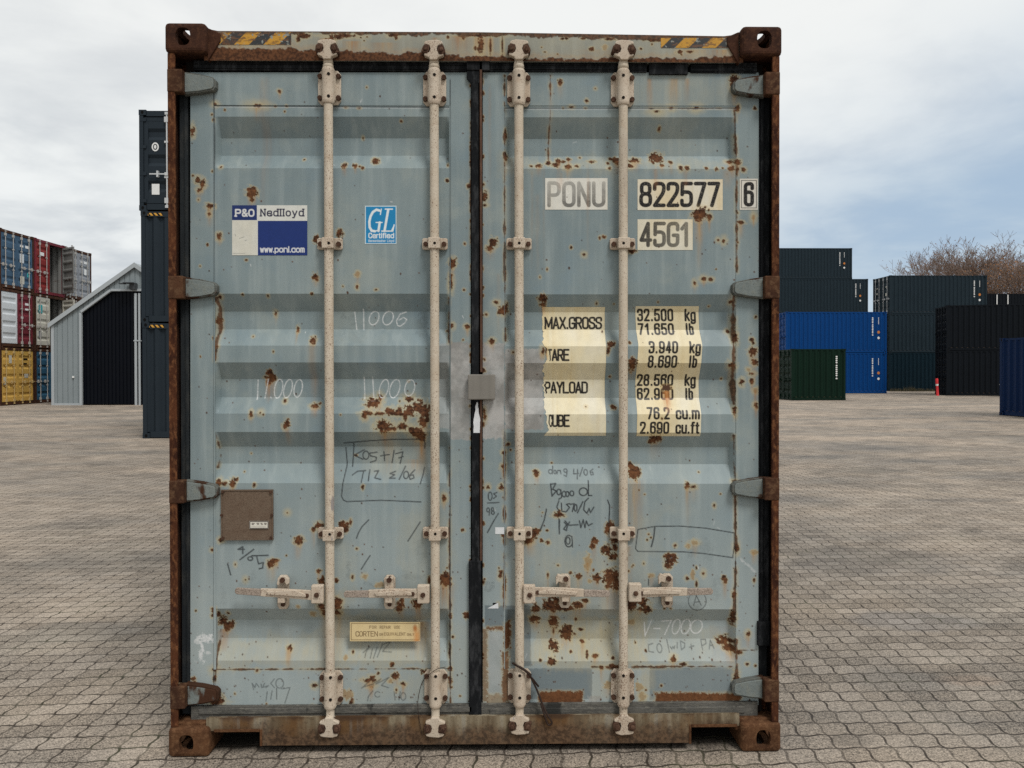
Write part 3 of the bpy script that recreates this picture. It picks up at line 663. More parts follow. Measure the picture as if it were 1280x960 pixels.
# ================================================================== THE CONTAINER IN FRONT
# ---- wear of its doors, measured on the door plane (photo pixels): x y rx ry [h<halo>] [d<drip length>] [o olive] ; rust spots
SPOTS = """349.5 114 2 2 h3 d10;322 131.7 5 2 h7;268.7 130 2 1.5 h5;355.7 139 1.2 1.2;344 132.6 1.5 1.2;358 132.6 1.5 1.3;240.4 164 3 6 h3;265 143 1.3 1.6;266.7 150 1.5 2
432 134 2 1;449 135 2 1.2;700 103 3 4 d16 h2;733.5 126 2 2 h3;714 134 2.5 1.5 h3;732 135 1.5 1;704 135 1 1;631.5 166 2 6;918 103 5 8 h5 d10;922 135 3 4 h3;839 135 3 2 h5;870.5 135 3 2 h7;825.5 159 2 3;944 135.5 2 2;821 139 3 1.5 h8
247.3 225 4 4 h4;253 229 4 5 h4 d12;249 237 3 3 h4;241 219.5 1.5 1.5;262.7 258 5 3.5 h3;261.4 267.7 2 2 h4;273.6 295.5 3 4 h4 d10;314.3 241 6 6 h4 d9;311 237 2.5 3;318 237 3 3;314.5 248 2.5 4;275.6 208.4 1.5 1.5 h3;265.3 214 1.2 1.4;378 197 1.5 1.5 h2;395 298.6 4.5 5;307.4 325 1.8 1.6;394.5 346.5 4.5 4.5 h2 d10
430 206.6 3.5 4 d12 h2;444 206 3 3.5;449 207.5 1.7 1.7;453 209.5 2 2 h2;468.5 199 4.5 4 h3;424 291.7 5 5 h2;559 225.5 2 2 h2;586 233 2.5 2.5 h2;559.6 206 1.2 2;565.6 328.7 4 6 h3;580.8 304.6 1.6 1.6 h2;563.5 345 2 3;447 342 3 3 h3 o
664 207 2.5 2;673.7 206 4 3 h2;685.7 202 3 3 h3;698.6 199 3 3 h3;712 196.3 3 2.5;695.5 205 4.5 3 h3;704.6 200 2.5 2.5;710.6 208 4.5 3 h4;721 206.6 2.5 2 h3;726 194 1.8 1.5;740 200 4.5 2;764.8 196 2.5 2;771.6 199 4.5 5.5 h2;760.5 203 2 2;762 210 2 2 h3;632 195 3 5;605.8 245 3 5 h4;604 230.7 2 2 h3;605.8 256.5 2.5 1.5 h3;617 303 6 5.5 h3;612.6 309.8 5 4 h3 d14;714 309 1.7 2;730 318 2.2 2.4 h4;750 297 1.6 2;754.5 296 2.6 2;790.5 314 5 3;587 233 2 2
794 198.6 6.5 4 h3;788 206.6 4 3 h4;821.6 195.5 8 7.5 h4;827.6 205.4 3 2.5;839.6 200.6 3 2.5;851.6 209.6 3 3 h4;858.5 209.6 3 3 h3;883 209.6 2.2 2;896.3 211 2.6 2.2;904 209.6 1.8 1.5;914.4 200.6 4 2.2 h3;922 203 3.5 3.5 h4;915 209.6 5 3;921.6 211 2 2;929.8 212.3 2.5 2.5 h3;874 267.7 9 8 h4;887 271 3 4 h3;898 300 1.4 1.5 h4;905 301 2 2.6 h5;926.4 278 4 2.2 h2;942 271 2 3 h5 o;922 266 1 1 h3;922 303 1.5 1.5 h2;881.7 259 2 1.5
302.6 368 1.5 1.5;334.4 369.6 1.7 1.7 h2;389.4 367 1.7 1.7;341 391 2 3 h3 d14;369.3 410.8 2 3.5 h2;390 424.6 4 4.5 h3;314 420.4 1 1 h2.5;335 467 5 5;336.6 472 5 6;330 471.5 3 2;332 477.5 3 4;353.5 501.5 2 2.5 h3;271.3 400 3 4;267 422.5 1.5 2;270.8 432.8 1.7 1.7 h4;274 371 2 2 h4
446 358.6 2 2.4 h3;428.5 357.7 1 1 h2;470 362 2 1.5 h2;563.6 353.7 2.2 7 h4;564 407 3 3.4 h4;584 408 3.2 2.6 h3;580 362 1.5 1.5 h2;558 413 1.3 1.3;579 425 1.2 1.2
678 372.7 5.5 5.5 h2;679 380 4 3;629 388 5 5 h4;633 384.7 2.5 6;624 391 3 3;620 378 2.5 2 h4;607.5 393 1.8 1.8 h3;614.4 426.8 4 3.6 h4 d12;764 430 4.8 4 h2;760.5 438 2 4.5 h2;790.5 455 5 9 h2;764 471 1.8 1.8;679 438 2 4 h4;788 428.5 1.8 1.8;603.5 463.4 3 3 h2
868.3 354 2 2.6 h4 d12;880 348.6 3 2.2 h5 d10;888.6 349 2.8 2 h3;823.8 377 1 1;912.7 414 2.2 2.2 h4;918.7 422.5 3 8 h4;915 377 2 2 h4;915 456 4 4 h5;940 425 2.6 2.6 h3;942 429 2 2 h3;941 439.7 5.2 5 h4;942.7 452.6 4.2 3.6 h4;940 467 3 2 h4;940 476.6 2.6 3.2 h3;926.8 477.5 3 3.6 h4;944.5 488 3 3 h4 o;945 396 1.7 1.7 h2;835 485 5 4 h2;936 462 2 2 h4 o
313.4 518 2.5 4 h3 d10;325 516 1.2 1.2 h6;329 518 1.2 1.4;359 529 4.6 5;356.4 532.7 3.6 3.6 h3;392.5 507.7 5 3.2 h3;397.7 505 2 2;273 603 3.6 3.6 h4;280.8 604.5 3.2 2.4 h3;290 604.5 4 5 h3;293.7 599.7 2.6 2.6;317.7 607 2 2.4 h2;303 590.6 1 1;359 641 1 1 h6
466 503.4 9 6.5 h6;473.7 498 3 4 h5;486.6 514.6 5.5 4.5 h5;498.6 514.6 4.5 4.5 h5;510.6 513.7 8 6 h6;522.7 509.5 7.5 8 h6;531 513.7 6 9 h5;529.5 527.5 6 7 h5;534 519 3 6;507 521 2.4 5 h5;479.7 532.7 8.5 7.5 h6;490 536 6 2.2 h4;503.8 533.5 5.4 4 h6;514 537 4.4 3.4 h6;522.7 541 8.5 6.6 h6;526 547 4.6 4.6 h4;455.6 519.8 3.4 4 h5;461 517 6 2 h4;475 517 9 2 h4;497 517.5 14 2 h4;510 499 5 3.2 h6;457 516 3 2.4;425.5 518.5 1 1;442.7 570.5 2 1.6;453.5 609 2 2.6 h2;555.3 623 2.6 4.4 h4;579 662.4 2.2 2.6;427 655.5 4 5.4;431.6 660 4 6 h2;438.5 653 1.8 4;434.5 655 2 2 h3
767.4 509 4 2.6;733 508.6 1 1 h3;671 593 3.4 3.6 h3 d12;668.5 590 2.2 2;635 556 2.2 2 h2;638.4 563.6 1.5 1.5;630 565.7 2.6 2.8 h4;629.5 582.5 3 3.4 h4;626.4 609 3 3.2 h4;610 609 2 2.2 h4;793 591 8 8.5 h3;789 583 4 4;698.6 643.5 6.4 3 h3;698.6 640 2.5 2.5;762 658 6.4 6.4 h2;605 513 2 3 h3;606 522 2 4 h3;604 529 1.6 2;684 663 1.5 1.5
820 549 7.4 5 h2 d14;814.7 551.6 3.4 3;859 606.6 3 4 h2 d30;867 608.6 2.6 2 h4;919.5 602.8 3.2 2.6 h4;918.7 513.7 2 5 h3;945 507 2.6 3 h4;806 618 1 1
373.6 675.8 5 4.6 h4 d16;372 672 4 3;398.5 657.7 5.4 5 h4;391.6 662 3 3;340 702.4 5 3.6 h3 d16;337.5 706 4 3.4 h3 d16;345 700.7 4 2;398.5 713.6 3.6 3;402 726.5 4.4 5.4 h2;265.3 688 2 2 h3;276 675 3 2.6 h4;306.6 724.8 1 1.2 h5;245 763.4 1.3 1.3;267 762.6 2.6 2.8 h3;266 769.5 2 2 h3;271 768.6 2 4;275.6 780.6 5.4 6.4 h3;282.5 785 5.4 5 h3;279 789 4 5 h3;283.4 767.7 1.6 1.6 h3;390 769.5 3 3 h3 o;401 758 4.2 4 h4;403.7 767 3 4.4 h4;360 812.4 3.6 3.4 h3 d16;372 758.6 2 1.6 o
419.5 724.8 3.2 3;422 751 5 4.4 h3;421 756.6 5.4 5.6 h4;420.4 767 4.4 3.4 h4;402 758 4 4;455.6 720.5 3 3 h3 o;440.5 722 1.8 3.2 h2;446 686 1.7 1.4 h2;475.4 731.6 5 3.2 h2 o;500 757.4 5.2 5.8;498.6 761.7 4.6 3.4 h2;503 749.7 2.4 4.4;521 753 6.4 6.6 h3 d28;555.3 722 7.4 6.6 h2;557 727.5 6.4 5 h4 d30;583.7 769.5 4.2 4.2 h2;563 769.5 2 3.4;566 795.8 1.8 1.8 h3;558.8 710 1 1;536.4 725.6 2 4
664 669 6.4 6.4 h2;669.4 665 5 4.6 h2;660.8 676.6 5.4 3.4 h4 d16;673.7 663 2.4 2;677 676 2.2 2.2 h2;685 678.4 2.2 2.2 h3;743.3 676 4.4 4.4 h1;740.7 682.7 3.6 3.6;760.5 660.3 4.4 7;769 674 6.4 6.4 h2;758.8 687.8 6.8 6.4 h3;766.5 695.5 5.4 5 h3;769 684 3.4 4.6;734.7 703.3 4.4 9 o h2;723.5 720.8 4.4 3.6 h1;745.9 723 5.6 5;737 726.5 2.2 2 o;764 723 9.8 10.4 h3;770.8 729 5 7.6 h4 d20;762 715 8.4 3.4;759.6 734 2.2 2.4 h3;684.8 718.8 1.6 3.4;713 716 2 2;697.7 706.7 1.5 1.2 h2;623.8 710 1.4 1.4;626 714.5 2.6 2;625.5 719.6 2 3.4 h4;605.8 723.6 1.8 1.8 h1;630.7 732.5 2.6 7 h2;629.8 669 2.6 4.4 h2;686.6 756 8.4 8;691.7 760.5 5.4 5 h3;669.4 760 5.4 5.4;700 760 7.4 4;710.6 761 8.6 3.4 h2;722.7 756.6 7.4 4 h2;731 751 4.4 3;695 751 4.4 4;670 777 6.6 5.6 h3 d12;692.6 781 6.4 6 h2;692.6 775 5 3.4;709 796 8.4 7.4 h3;710.6 789 5 4;727.8 791 3.2 1.9;728.7 805.5 3 2.4 h4;694 810 6.4 6.4 h3;692.6 793.5 1.2 3.2;721 778 1.8 2.6;689 806 2.4 3
838 699 7.6 6.4 h3;834.5 708 4.4 3.2 h3;835 695.5 6 3;811 668 1.5 1.5 h2;814 672 1.3 1.3;809 675 1.3 1.3;844.4 681.8 2 2 h3;868.8 678 4 2.6 h4 o;860.8 682.7 2.6 2.6 h3 o;814.3 719.6 3.6 1.9 o;871 709.8 1.6 2;859 723 2.4 2.4 h3;866 718.8 2.2 5 o;871 730 1.5 3.6 h2;879.5 717 1.8 2.4 h4;905 723 3.2 4 h2;907 725.6 3 3.4;920.4 686 3 6 h4;918 742.8 2.6 4.4 h3;917 772 3 10 h3;942.7 725.6 1.6 2.6 h2;942.7 690 4.4 2.4 o h2;804.4 753 5.4 7.4 h2;808.7 761 6.4 6.2 h2;789 757 6.4 9;801 761.7 3.6 3;791.5 781.5 3.6 3 h3 o;830.7 761 1.3 1.2;838.8 761 1.5 1.2;786 714 1 1.4;909 804.7 8.6 6 h4;913.5 811.6 6.4 5.4 h4 d20;905.8 801 4.4 2.6 h2;935 792.7 2.6 3.2 h4 d14;796 807 1.3 1.3
268 837 3.4 3 h6;321.5 838.5 2.2 2 h3;268 848 2.4 3.4;393.4 857 3.2 2.6 h4;275.6 876 4 6 h3;273 870.6 4.4 4.4 h3;270.5 879 8.4 3.2 h4;242 848 3.2 2.2;490 831 2.6 3;472.8 841.8 2 1.8 h2;461.6 850 8 2.4 h3;466 846 4 2 h3;464 857 4 2.4 h4 o;494.3 845 4.4 4 h2;487.4 851 2.4 2.4 h3 o;503.8 855 3.6 2.6 h3;439.3 877.5 2.4 5;434 869 5.4 5.6 h3 o;431.6 823 2 2.2 o;562 814 1.5 8;563 836 3 2.6 h2;562.5 850 2.6 5.4;531 839.7 4.4 3
675.4 825.6 2 1.8;690 826.8 5 4.2 h3;714 816.5 2 1.8 h2;734.3 820.8 2 3.2;744 820.8 4.2 2.2;734.7 816 1.2 1.2;766.5 823.4 2 2 h2;752 834.5 3 2 h3;759.6 834.5 4.2 2;767 834 6.4 3.2;759.6 857 4.4 4 o h2;842 824 3.6 3.4 h4 d12;855 830.8 5 2.2;923 815.6 5.4 3 h2;944.5 832 1.6 1.6;934 830 1.7 1.7 h3;920.4 851.7 3.4 12 h4;799 859.5 4.2 5.2 o;802.7 870.6 4 6 h4 o;826.7 857 1.5 1.5
378.8 43 8 3.4 h3;372 47 3 4;429 43 16 2.6 h4;423 45 6 3;492 42 6 2.4 h3;495 46 2.4 3;451 45.5 1.2 1.2;459 44.5 1.2 1.2;455 50 1 1;560 44 1.8 2.4;579 46 1.8 2 h2;703 44.5 2.4 2;708 44 2.4 2;729 44 3 1.4;763 44 8 2 h2;739.5 59.6 3.2 3 h2;756 57 3 3 h2 o;697 68 1 1;681 65 1.6 1;677 58 1 1;801 58 2 2;815 51 1.5 2;816 45 10 2.4;840 46 9 2.6 h3;870 45 4 2 h2;866 47 2 3;849 62.5 3.4 3 h3;862 62 4 2 h2;852 67 1.6 1.4;900 46 14 2.4;411 50 4 4 h6;415 46 3 3;545 55 2 3 h2;594 60 1.6 3;601 54 3.4 15 h7;613 57 1.4 13 h3;628 55 1.2 14 h3;600 42 22 1.6 h2"""
# rust seams: width ; points
SEAMS = """1.5;688 94,688 140,686 181,686.5 205|1.2;630.7 95,630.7 345|1.6;631 340,631.5 425|1.8;269.6 372.7,272 383,270.8 398.4,272.5 408.8,270.5 422.5,269 450|1.5;630.7 540,630.5 665|2;630.5 665,630 762|1.5;918 135,921 205,921 340|2;918 365,917.5 425,917 456,918 505|1.4;918 545,919 603,919.5 670|1.8;920 670,919 740,917 782|2.6;920 800,921 830,920.5 876|1.3;920 813,946 812.5|1.5;561 372,561.5 428|1.3;562 560,561.5 700|1.6;562 700,563 878|1.2;588.5 235,589 350|1.0;588.5 130,588.5 235|1.1;269 540,272 570,270 585|1.6;272 790,270 835,269 878|1.4;608 785,630 784.5|.9;800 135.6,922 135|.8;268 837,410 836.5|1.2;410 836.5,562 836|1.2;740 834,780 834|1.5;780 834,918 833"""
# orange/tan runs: x, y0, y1, half width, strength
RUNS = """329 92 300 4 .25;334 92 260 3 .2;812 97 142 3 .7;842 97 137 5 .95;858.5 97 132 3 .7;918 110 140 4 .6;874 272 315 4.5 1.2;874 300 342 3 .5;700 105 126 3.5 .5;390 428 505 4 .75;332 476 503 3.4 .9;359 535 560 4 .5;480 537 565 4.5 .9;484 540 600 7 .35;526 545 592 4.5 1.1;521 575 600 12 .4;835 488 520 4 1.3;794 597 680 8 .7;792 600 690 4 .6;276 790 818 5 1.1;372 678 702 4 .6;339 706 732 4.5 .8;522 757 784 4.5 1;524 780 825 11 .75;557 728 768 8 .8;764 730 775 10 .55;360 814 838 3 .9;842 825 834 2.5 1;867 610 632 6 .25;860 610 668 3 .3;678 440 452 3 .8;821 550 580 7 .35;688 100 215 2 .35;665 210 345 1.6 .25;680 205 345 1.4 .2;672 240 360 2.4 .22;735 200 350 1.8 .18;820 210 240 3 .5;857 212 235 3 .4;910 212 240 6 .4;640 190 340 1.6 .2;612 100 300 2 .2;623 340 430 2 .3;700 215 240 4 .3;785 680 760 5 .5;660 672 700 6 .6;916 812 834 6 .8;935 794 812 2 .8;405 760 835 5 .6;420 760 830 5 .5;600 44 72 9 .9;612 44 72 5 .7;545 44 74 5 .6;575 42 74 12 .7;410 46 74 9 .9;440 50 72 10 .8;294 52 76 12 .9;345 52 76 20 .55;480 52 74 14 .55;783 46 74 6 .9;647 60 76 8 .6;905 58 76 14 .9;290 42 60 14 .7;870 58 76 18 .5;750 60 76 30 .25"""
# other paint: primer smears and fresh repair patches  (kind x0 y0 x1 y1 strength) p = pale grey primer, d = darker fresh paint, l = lighter paint, g = tan grime
PATCH = """p 562 428 588 550 1;p 548 429 562 536 .55;p 602 429 631 548 1;p 631 436 680 537 1;d 606 757 630 784 .9;d 631 757 664 833 1;d 641 836 740 874 .85;d 812 834.5 919 875 .75;p 608 786 628 874 .4;l 891 787 918 830 .6;l 921 790 945 812 .5;g 665 775 775 832 1;g 775 755 812 832 .95;g 562 780 588 870 .2;g 640 770 670 834 .3;g 664 690 780 775 .38;g 800 836 813 874 .7;g 744 836 775 874 .4;g 425 770 540 834 .8;g 400 740 436 835 .7;g 270 800 420 834 .65;g 500 640 540 770 .3;g 650 560 680 660 .25;g 690 665 720 740 .25;g 800 640 830 700 .25;g 440 838 540 880 .25;g 455 520 538 600 .35;g 632 196 925 211 .5;g 790 640 815 760 .3;g 785 97 925 135 .3;g 810 96 870 190 .22;g 632 780 664 834 .15;p 735 870 752 880 .7;g 640 700 665 760 .3;g 540 640 562 760 .35;g 425 680 440 760 .25;g 800 780 900 830 .35;g 500 836 560 878 .35;g 435 836 500 876 .15"""
INKS = []      # (kind, width, alpha, base xy, polyline)  kind b = black marker and seam lines, w = chalk and pale seam lines, s = scuff
def E_(cx, cy, rx, ry, a0=0, a1=360, tilt=0, n=18):
    return [(cx+rx*math.cos(R(a0+(a1-a0)*i/n))+tilt*math.sin(R(a0+(a1-a0)*i/n))*ry, cy-ry*math.sin(R(a0+(a1-a0)*i/n))) for i in range(n+1)]
def ink(kind, wd, al, base, *polys):
    for pl in polys: INKS.append((kind, wd, al, [(base[0]+x/5.818, base[1]+y/5.818) for x, y in pl]))
b = (380, 340)
ink('w', .95, .85, b, [(355, 285), (370, 415)], [(420, 265), (422, 415)], E_(497, 330, 35, 50, tilt=.2), E_(600, 330, 38, 50, tilt=.2), [(735, 285), (690, 300), (662, 350), (670, 385), (690, 390), (725, 365), (738, 340), (715, 325), (680, 345)],
    [(425, 765), (430, 925)], [(487, 765), (495, 915)], E_(570, 850, 32, 68, tilt=.2), E_(650, 850, 36, 68, tilt=.2), E_(760, 845, 36, 60, tilt=.15))
b = (200, 340)
ink('w', .95, .85, b, [(690, 785), (685, 930)], [(765, 780), (740, 920)], [(783, 912), (787, 918)], E_(840, 850, 30, 70, tilt=.15), E_(910, 850, 30, 68, tilt=.2), E_(985, 848, 30, 65, tilt=.15))
b = (770, 650)
ink('w', 1.1, .9, b, [(220, 770), (225, 870), (275, 750)], [(290, 815), (335, 815)], [(350, 760), (420, 755), (370, 860)], E_(455, 800, 28, 55, tilt=.2), E_(525, 800, 32, 55, tilt=.2), E_(605, 800, 42, 50, tilt=.15))
ink('b', .9, .85, b, [(160, 70), (280, 48), (460, 45), (650, 60), (862, 95), (862, 190), (850, 275), (640, 245), (480, 232), (160, 230), (143, 210), (160, 70)], [(238, 430), (238, 475)])
ink('b', 1.4, .9, b, [(283, 50), (275, 130), (258, 195)])
ink('b', .7, .7, b, E_(592, 590, 65, 68, 150, 395), [(565, 625), (585, 550), (620, 620)], [(570, 600), (610, 595)])
b = (770, 795)
ink('b', .8, .6, b, [(280, 75), (245, 85), (245, 125), (280, 130)], E_(325, 105, 18, 28), [(385, 50), (395, 130)], [(405, 95), (415, 110), (425, 95), (432, 108), (440, 90)], [(460, 70), (455, 105)], [(485, 115), (485, 60), (515, 75), (510, 100), (485, 115)], [(545, 100), (580, 90)], [(560, 80), (560, 115)], [(640, 115), (635, 50), (670, 50), (672, 75), (640, 90)], [(690, 110), (705, 55), (725, 105)], [(695, 90), (720, 85)])
b = (380, 500)
ink('b', 1.0, .85, b, [(280, 318), (480, 300), (650, 290), (840, 288)], [(290, 355), (300, 480), (280, 620), (272, 700), (285, 728), (310, 740), (560, 730), (850, 742)], [(868, 290), (875, 320), (870, 360)], [(870, 500), (862, 550), (845, 610)])
ink('b', 1.1, .85, b, [(350, 320), (340, 490)], [(425, 370), (350, 410), (415, 440)], E_(437, 410, 22, 30), [(520, 388), (465, 395), (470, 415), (515, 425), (510, 450), (470, 462)], [(570, 385), (575, 450)], [(545, 415), (610, 405)], [(645, 375), (630, 465)], [(655, 400), (710, 385), (690, 470)], [(680, 430), (712, 420)],
    [(345, 550), (380, 525), (440, 520)], [(425, 520), (415, 600)], [(470, 515), (465, 590)], [(505, 525), (535, 520), (510, 570), (555, 580)], [(660, 525), (620, 540), (655, 548), (618, 572), (660, 572)], [(730, 490), (690, 580)], E_(738, 550, 18, 25), [(800, 515), (760, 555), (770, 580), (798, 570), (790, 548), (765, 556)])
b = (380, 650)
ink('b', 1.1, .8, b, [(470, 0), (420, 50), (395, 95), (380, 135)], [(845, 15), (800, 85), (755, 155)], [(480, 260), (450, 305), (415, 360)])
b = (580, 500)
ink('b', .9, .8, b, E_(632, 527, 14, 14), [(650, 490), (645, 542)], E_(665, 530, 9, 12), [(680, 542), (685, 520), (705, 520), (708, 542)], E_(742, 520, 12, 12), [(755, 520), (748, 560), (730, 552)], [(805, 510), (800, 542), (838, 540)], [(832, 512), (826, 578)], [(870, 500), (845, 558)], E_(890, 532, 13, 20), [(945, 510), (922, 525), (928, 550), (945, 548), (942, 530), (925, 532)])
ink('b', 1.2, .9, b, [(630, 610), (640, 700)], [(630, 612), (668, 608), (645, 650), (672, 662), (640, 700)], E_(690, 670, 14, 20), [(705, 655), (710, 710), (690, 722)], E_(728, 685, 14, 20), E_(752, 685, 12, 18), E_(785, 680, 14, 18), E_(868, 668, 30, 28), [(905, 590), (905, 695), (930, 695)],
    [(690, 735), (675, 780), (690, 805)], [(708, 750), (712, 810), (740, 815)], [(770, 755), (745, 760), (768, 782), (745, 812)], [(775, 760), (802, 755), (788, 812)], E_(812, 785, 10, 25), [(865, 740), (825, 822)], [(905, 715), (880, 740), (870, 800), (895, 825), (910, 790), (920, 820), (945, 780)],
    [(690, 865), (694, 970)], [(735, 880), (752, 900), (725, 940), (745, 950), (752, 915), (730, 890)], [(768, 888), (755, 912), (785, 912)], [(785, 910), (830, 908)], [(840, 880), (850, 930), (868, 872), (880, 930), (890, 880), (905, 915), (932, 900)],
    [(600, 795), (585, 870), (555, 950)], [(1045, 730), (1060, 770), (1055, 890)])
ink('b', 1.0, .85, b, E_(190, 700, 14, 30), [(240, 672), (215, 682), (236, 700), (215, 716)], [(170, 750), (255, 745)], E_(175, 800, 10, 15), [(186, 800), (183, 838)], E_(208, 795, 9, 12), E_(210, 820, 10, 12), [(250, 825), (210, 890), (170, 965)])
b = (580, 650)
ink('b', 1.1, .9, b, [(695, 0), (693, 102)], E_(757, 152, 15, 25), E_(762, 155, 28, 42, 60, 330), [(785, 120), (790, 198)], [(220, 0), (170, 92)], [(585, 0), (555, 70)])
b = (200, 650)
ink('b', 1.3, .85, b, [(600, 195), (565, 215), (612, 215)], [(600, 195), (600, 245)], [(680, 215), (580, 290)], E_(655, 282, 18, 13), [(665, 262), (785, 258)], [(700, 260), (715, 320), (750, 310), (745, 350), (720, 356)], [(490, 320), (512, 400)])
b = (200, 795)
ink('b', .8, .6, b, [(680, 390), (670, 345), (690, 375), (700, 345), (720, 372)], [(735, 350), (738, 375)], [(760, 345), (745, 375), (790, 360), (770, 376)], [(832, 312), (805, 345), (832, 376)], E_(870, 345, 28, 35), [(780, 405), (770, 475)], [(815, 400), (805, 460)], [(848, 380), (848, 460)], [(885, 385), (945, 375), (908, 488)])
b = (380, 795)
ink('b', .8, .6, b, [(425, 132), (470, 95), (445, 130), (440, 162)], [(490, 110), (480, 166)], [(525, 98), (503, 166)], [(562, 80), (530, 160)], [(560, 82), (620, 65), (565, 125), (632, 128)], [(418, 380), (475, 330), (430, 372), (500, 350), (560, 312), (520, 352), (620, 300), (562, 360), (615, 376)], [(500, 400), (468, 440), (462, 472)], E_(535, 425, 20, 20, 40, 320), [(655, 405), (662, 465)], [(700, 405), (690, 465)], E_(722, 440, 18, 28))
# grey scuffs of boots and tyres
b = (380, 340)
for i in range(6):
    ink('s', 2.0, .3, b, [(255+i*18, 330-i*4), (268+i*18, 300+i*14), (330, 385)]); ink('s', 1.6, .45, b, [(820+i*15, 400), (826+i*15, 300-i*3), (900, 268)])
ink('s', 9, .16, b, [(250, 500), (330, 440), (400, 500)]); ink('s', 6, .25, b, [(815, 430), (850, 455)])
ink('s', 5, .3, (380, 650), [(330, 300), (320, 420)], [(440, 460), (490, 470)], [(720, 410), (800, 440)]); ink('s', 9, .28, (380, 650), [(740, 400), (850, 420)], [(830, 170), (830, 240)])
ink('s', 14, .25, (770, 650), [(560, 230), (640, 170), (680, 260)]); ink('s', 10, .2, (770, 650), [(720, 430), (740, 560)], [(800, 420), (720, 470)]); ink('s', 7, .2, (200, 650), [(450, 500), (450, 610)], [(600, 470), (680, 400)])
ink('w', 2.6, .35, (770, 650), [(905, 285), (950, 320), (1005, 372)])
ink('w', 7, .8, (200, 650), [(285, 860), (370, 855)], [(280, 880), (330, 870)]); ink('w', 4, .8, (200, 650), [(300, 900), (310, 960), (290, 1000)]); ink('w', 5, .6, (200, 795), [(290, 130), (350, 120)], [(295, 160), (320, 175)])
ink('s', 2.4, .45, (580, 650), *[[(155+i*4, 515-k*14), (215, 515-k*14)] for k in range(5) for i in (0,)])
ink('w', 9, .9, (580, 500), [(95, 110), (92, 160), (100, 225)]); ink('w', 6, .9, (580, 500), [(75, 190), (118, 235)], [(100, 20), (110, 30)])
ink('w', 2.6, .85, (580, 795), [(122, 160), (118, 250), (125, 330), (120, 470)]); ink('w', 2, .9, (580, 650), [(64, 815), (62, 860)])
ink('w', 4, .6, (580, 795), [(135, 525), (310, 520)]); ink('w', 1.2, .6, (580, 795), *[[(150+i*23, 525), (150+i*23, 560-(i % 3)*8)] for i in range(8)])
ink('b', .9, .75, (0, 0), [(268*5.818, 132*5.818), (562*5.818, 134*5.818)], [(631*5.818, 135*5.818), (920*5.818, 135*5.818)], [(267.4*5.818, 100*5.818), (267.4*5.818, 860*5.818)], [(562.6*5.818, 100*5.818), (562.8*5.818, 860*5.818)])  # dark lines along the seams round the panels
ink('w', .8, .35, (0, 0), [(268*5.818, 133.4*5.818), (562*5.818, 135.4*5.818)], [(631*5.818, 136.4*5.818), (920*5.818, 136.4*5.818)])  # pale lines just below the top seams
rr = random.Random(3)
for i in range(150):      # small scratches and ticks
    x = rr.uniform(240, 945); y = rr.uniform(100, 870); a = rr.uniform(-.6, .6)+1.5708*(rr.random() < .6); l = rr.uniform(1.5, 6)
    INKS.append(('s' if rr.random() < .7 else 'w', rr.uniform(.6, 1.1), rr.uniform(.15, .6), [(x, y), (x+l*math.cos(a), y+l*math.sin(a))]))

def parse_spots():
    out = []; R0 = random.Random(12)
    for s in SPOTS.replace('\n', ';').split(';'):
        t = s.split(); x, y, rx, ry = map(float, t[:4]); h = 1.6; d = 0; o = 0
        for q in t[4:]:
            if q[0] == 'h': h = float(q[1:])
            elif q[0] == 'd': d = float(q[1:])
            elif q == 'o': o = 1
        if not d and max(rx, ry) >= 3 and y > 90 and R0.random() < .5: d = R0.uniform(8, 26)
        out.append((x, y, rx, ry, h, d, o))
    rr = random.Random(8)
    for i in range(750):     # fine pitting, denser towards the bottom
        y = 890-780*rr.random()**2.6; x = rr.uniform(238, 948); r = rr.choice((.45, .5, .6, .7, .9))
        out.append((x, y, r, r*rr.uniform(.8, 1.4), .4, 0, 0))
    for i in range(80):
        y = 890-790*rr.random()**1.5; x = rr.uniform(240, 946); r = rr.uniform(.8, 1.5)
        out.append((x, y, r, r*rr.uniform(.8, 1.5), rr.uniform(.5, 3), 0, 0))
    for i in range(70):      # chipped edges beside the middle seal
        out.append((rr.choice((588.2, 604)), rr.uniform(100, 880), rr.uniform(.6, 1.8), rr.uniform(1, 3), 1.0, 0, 0))
    return out
SP = parse_spots()

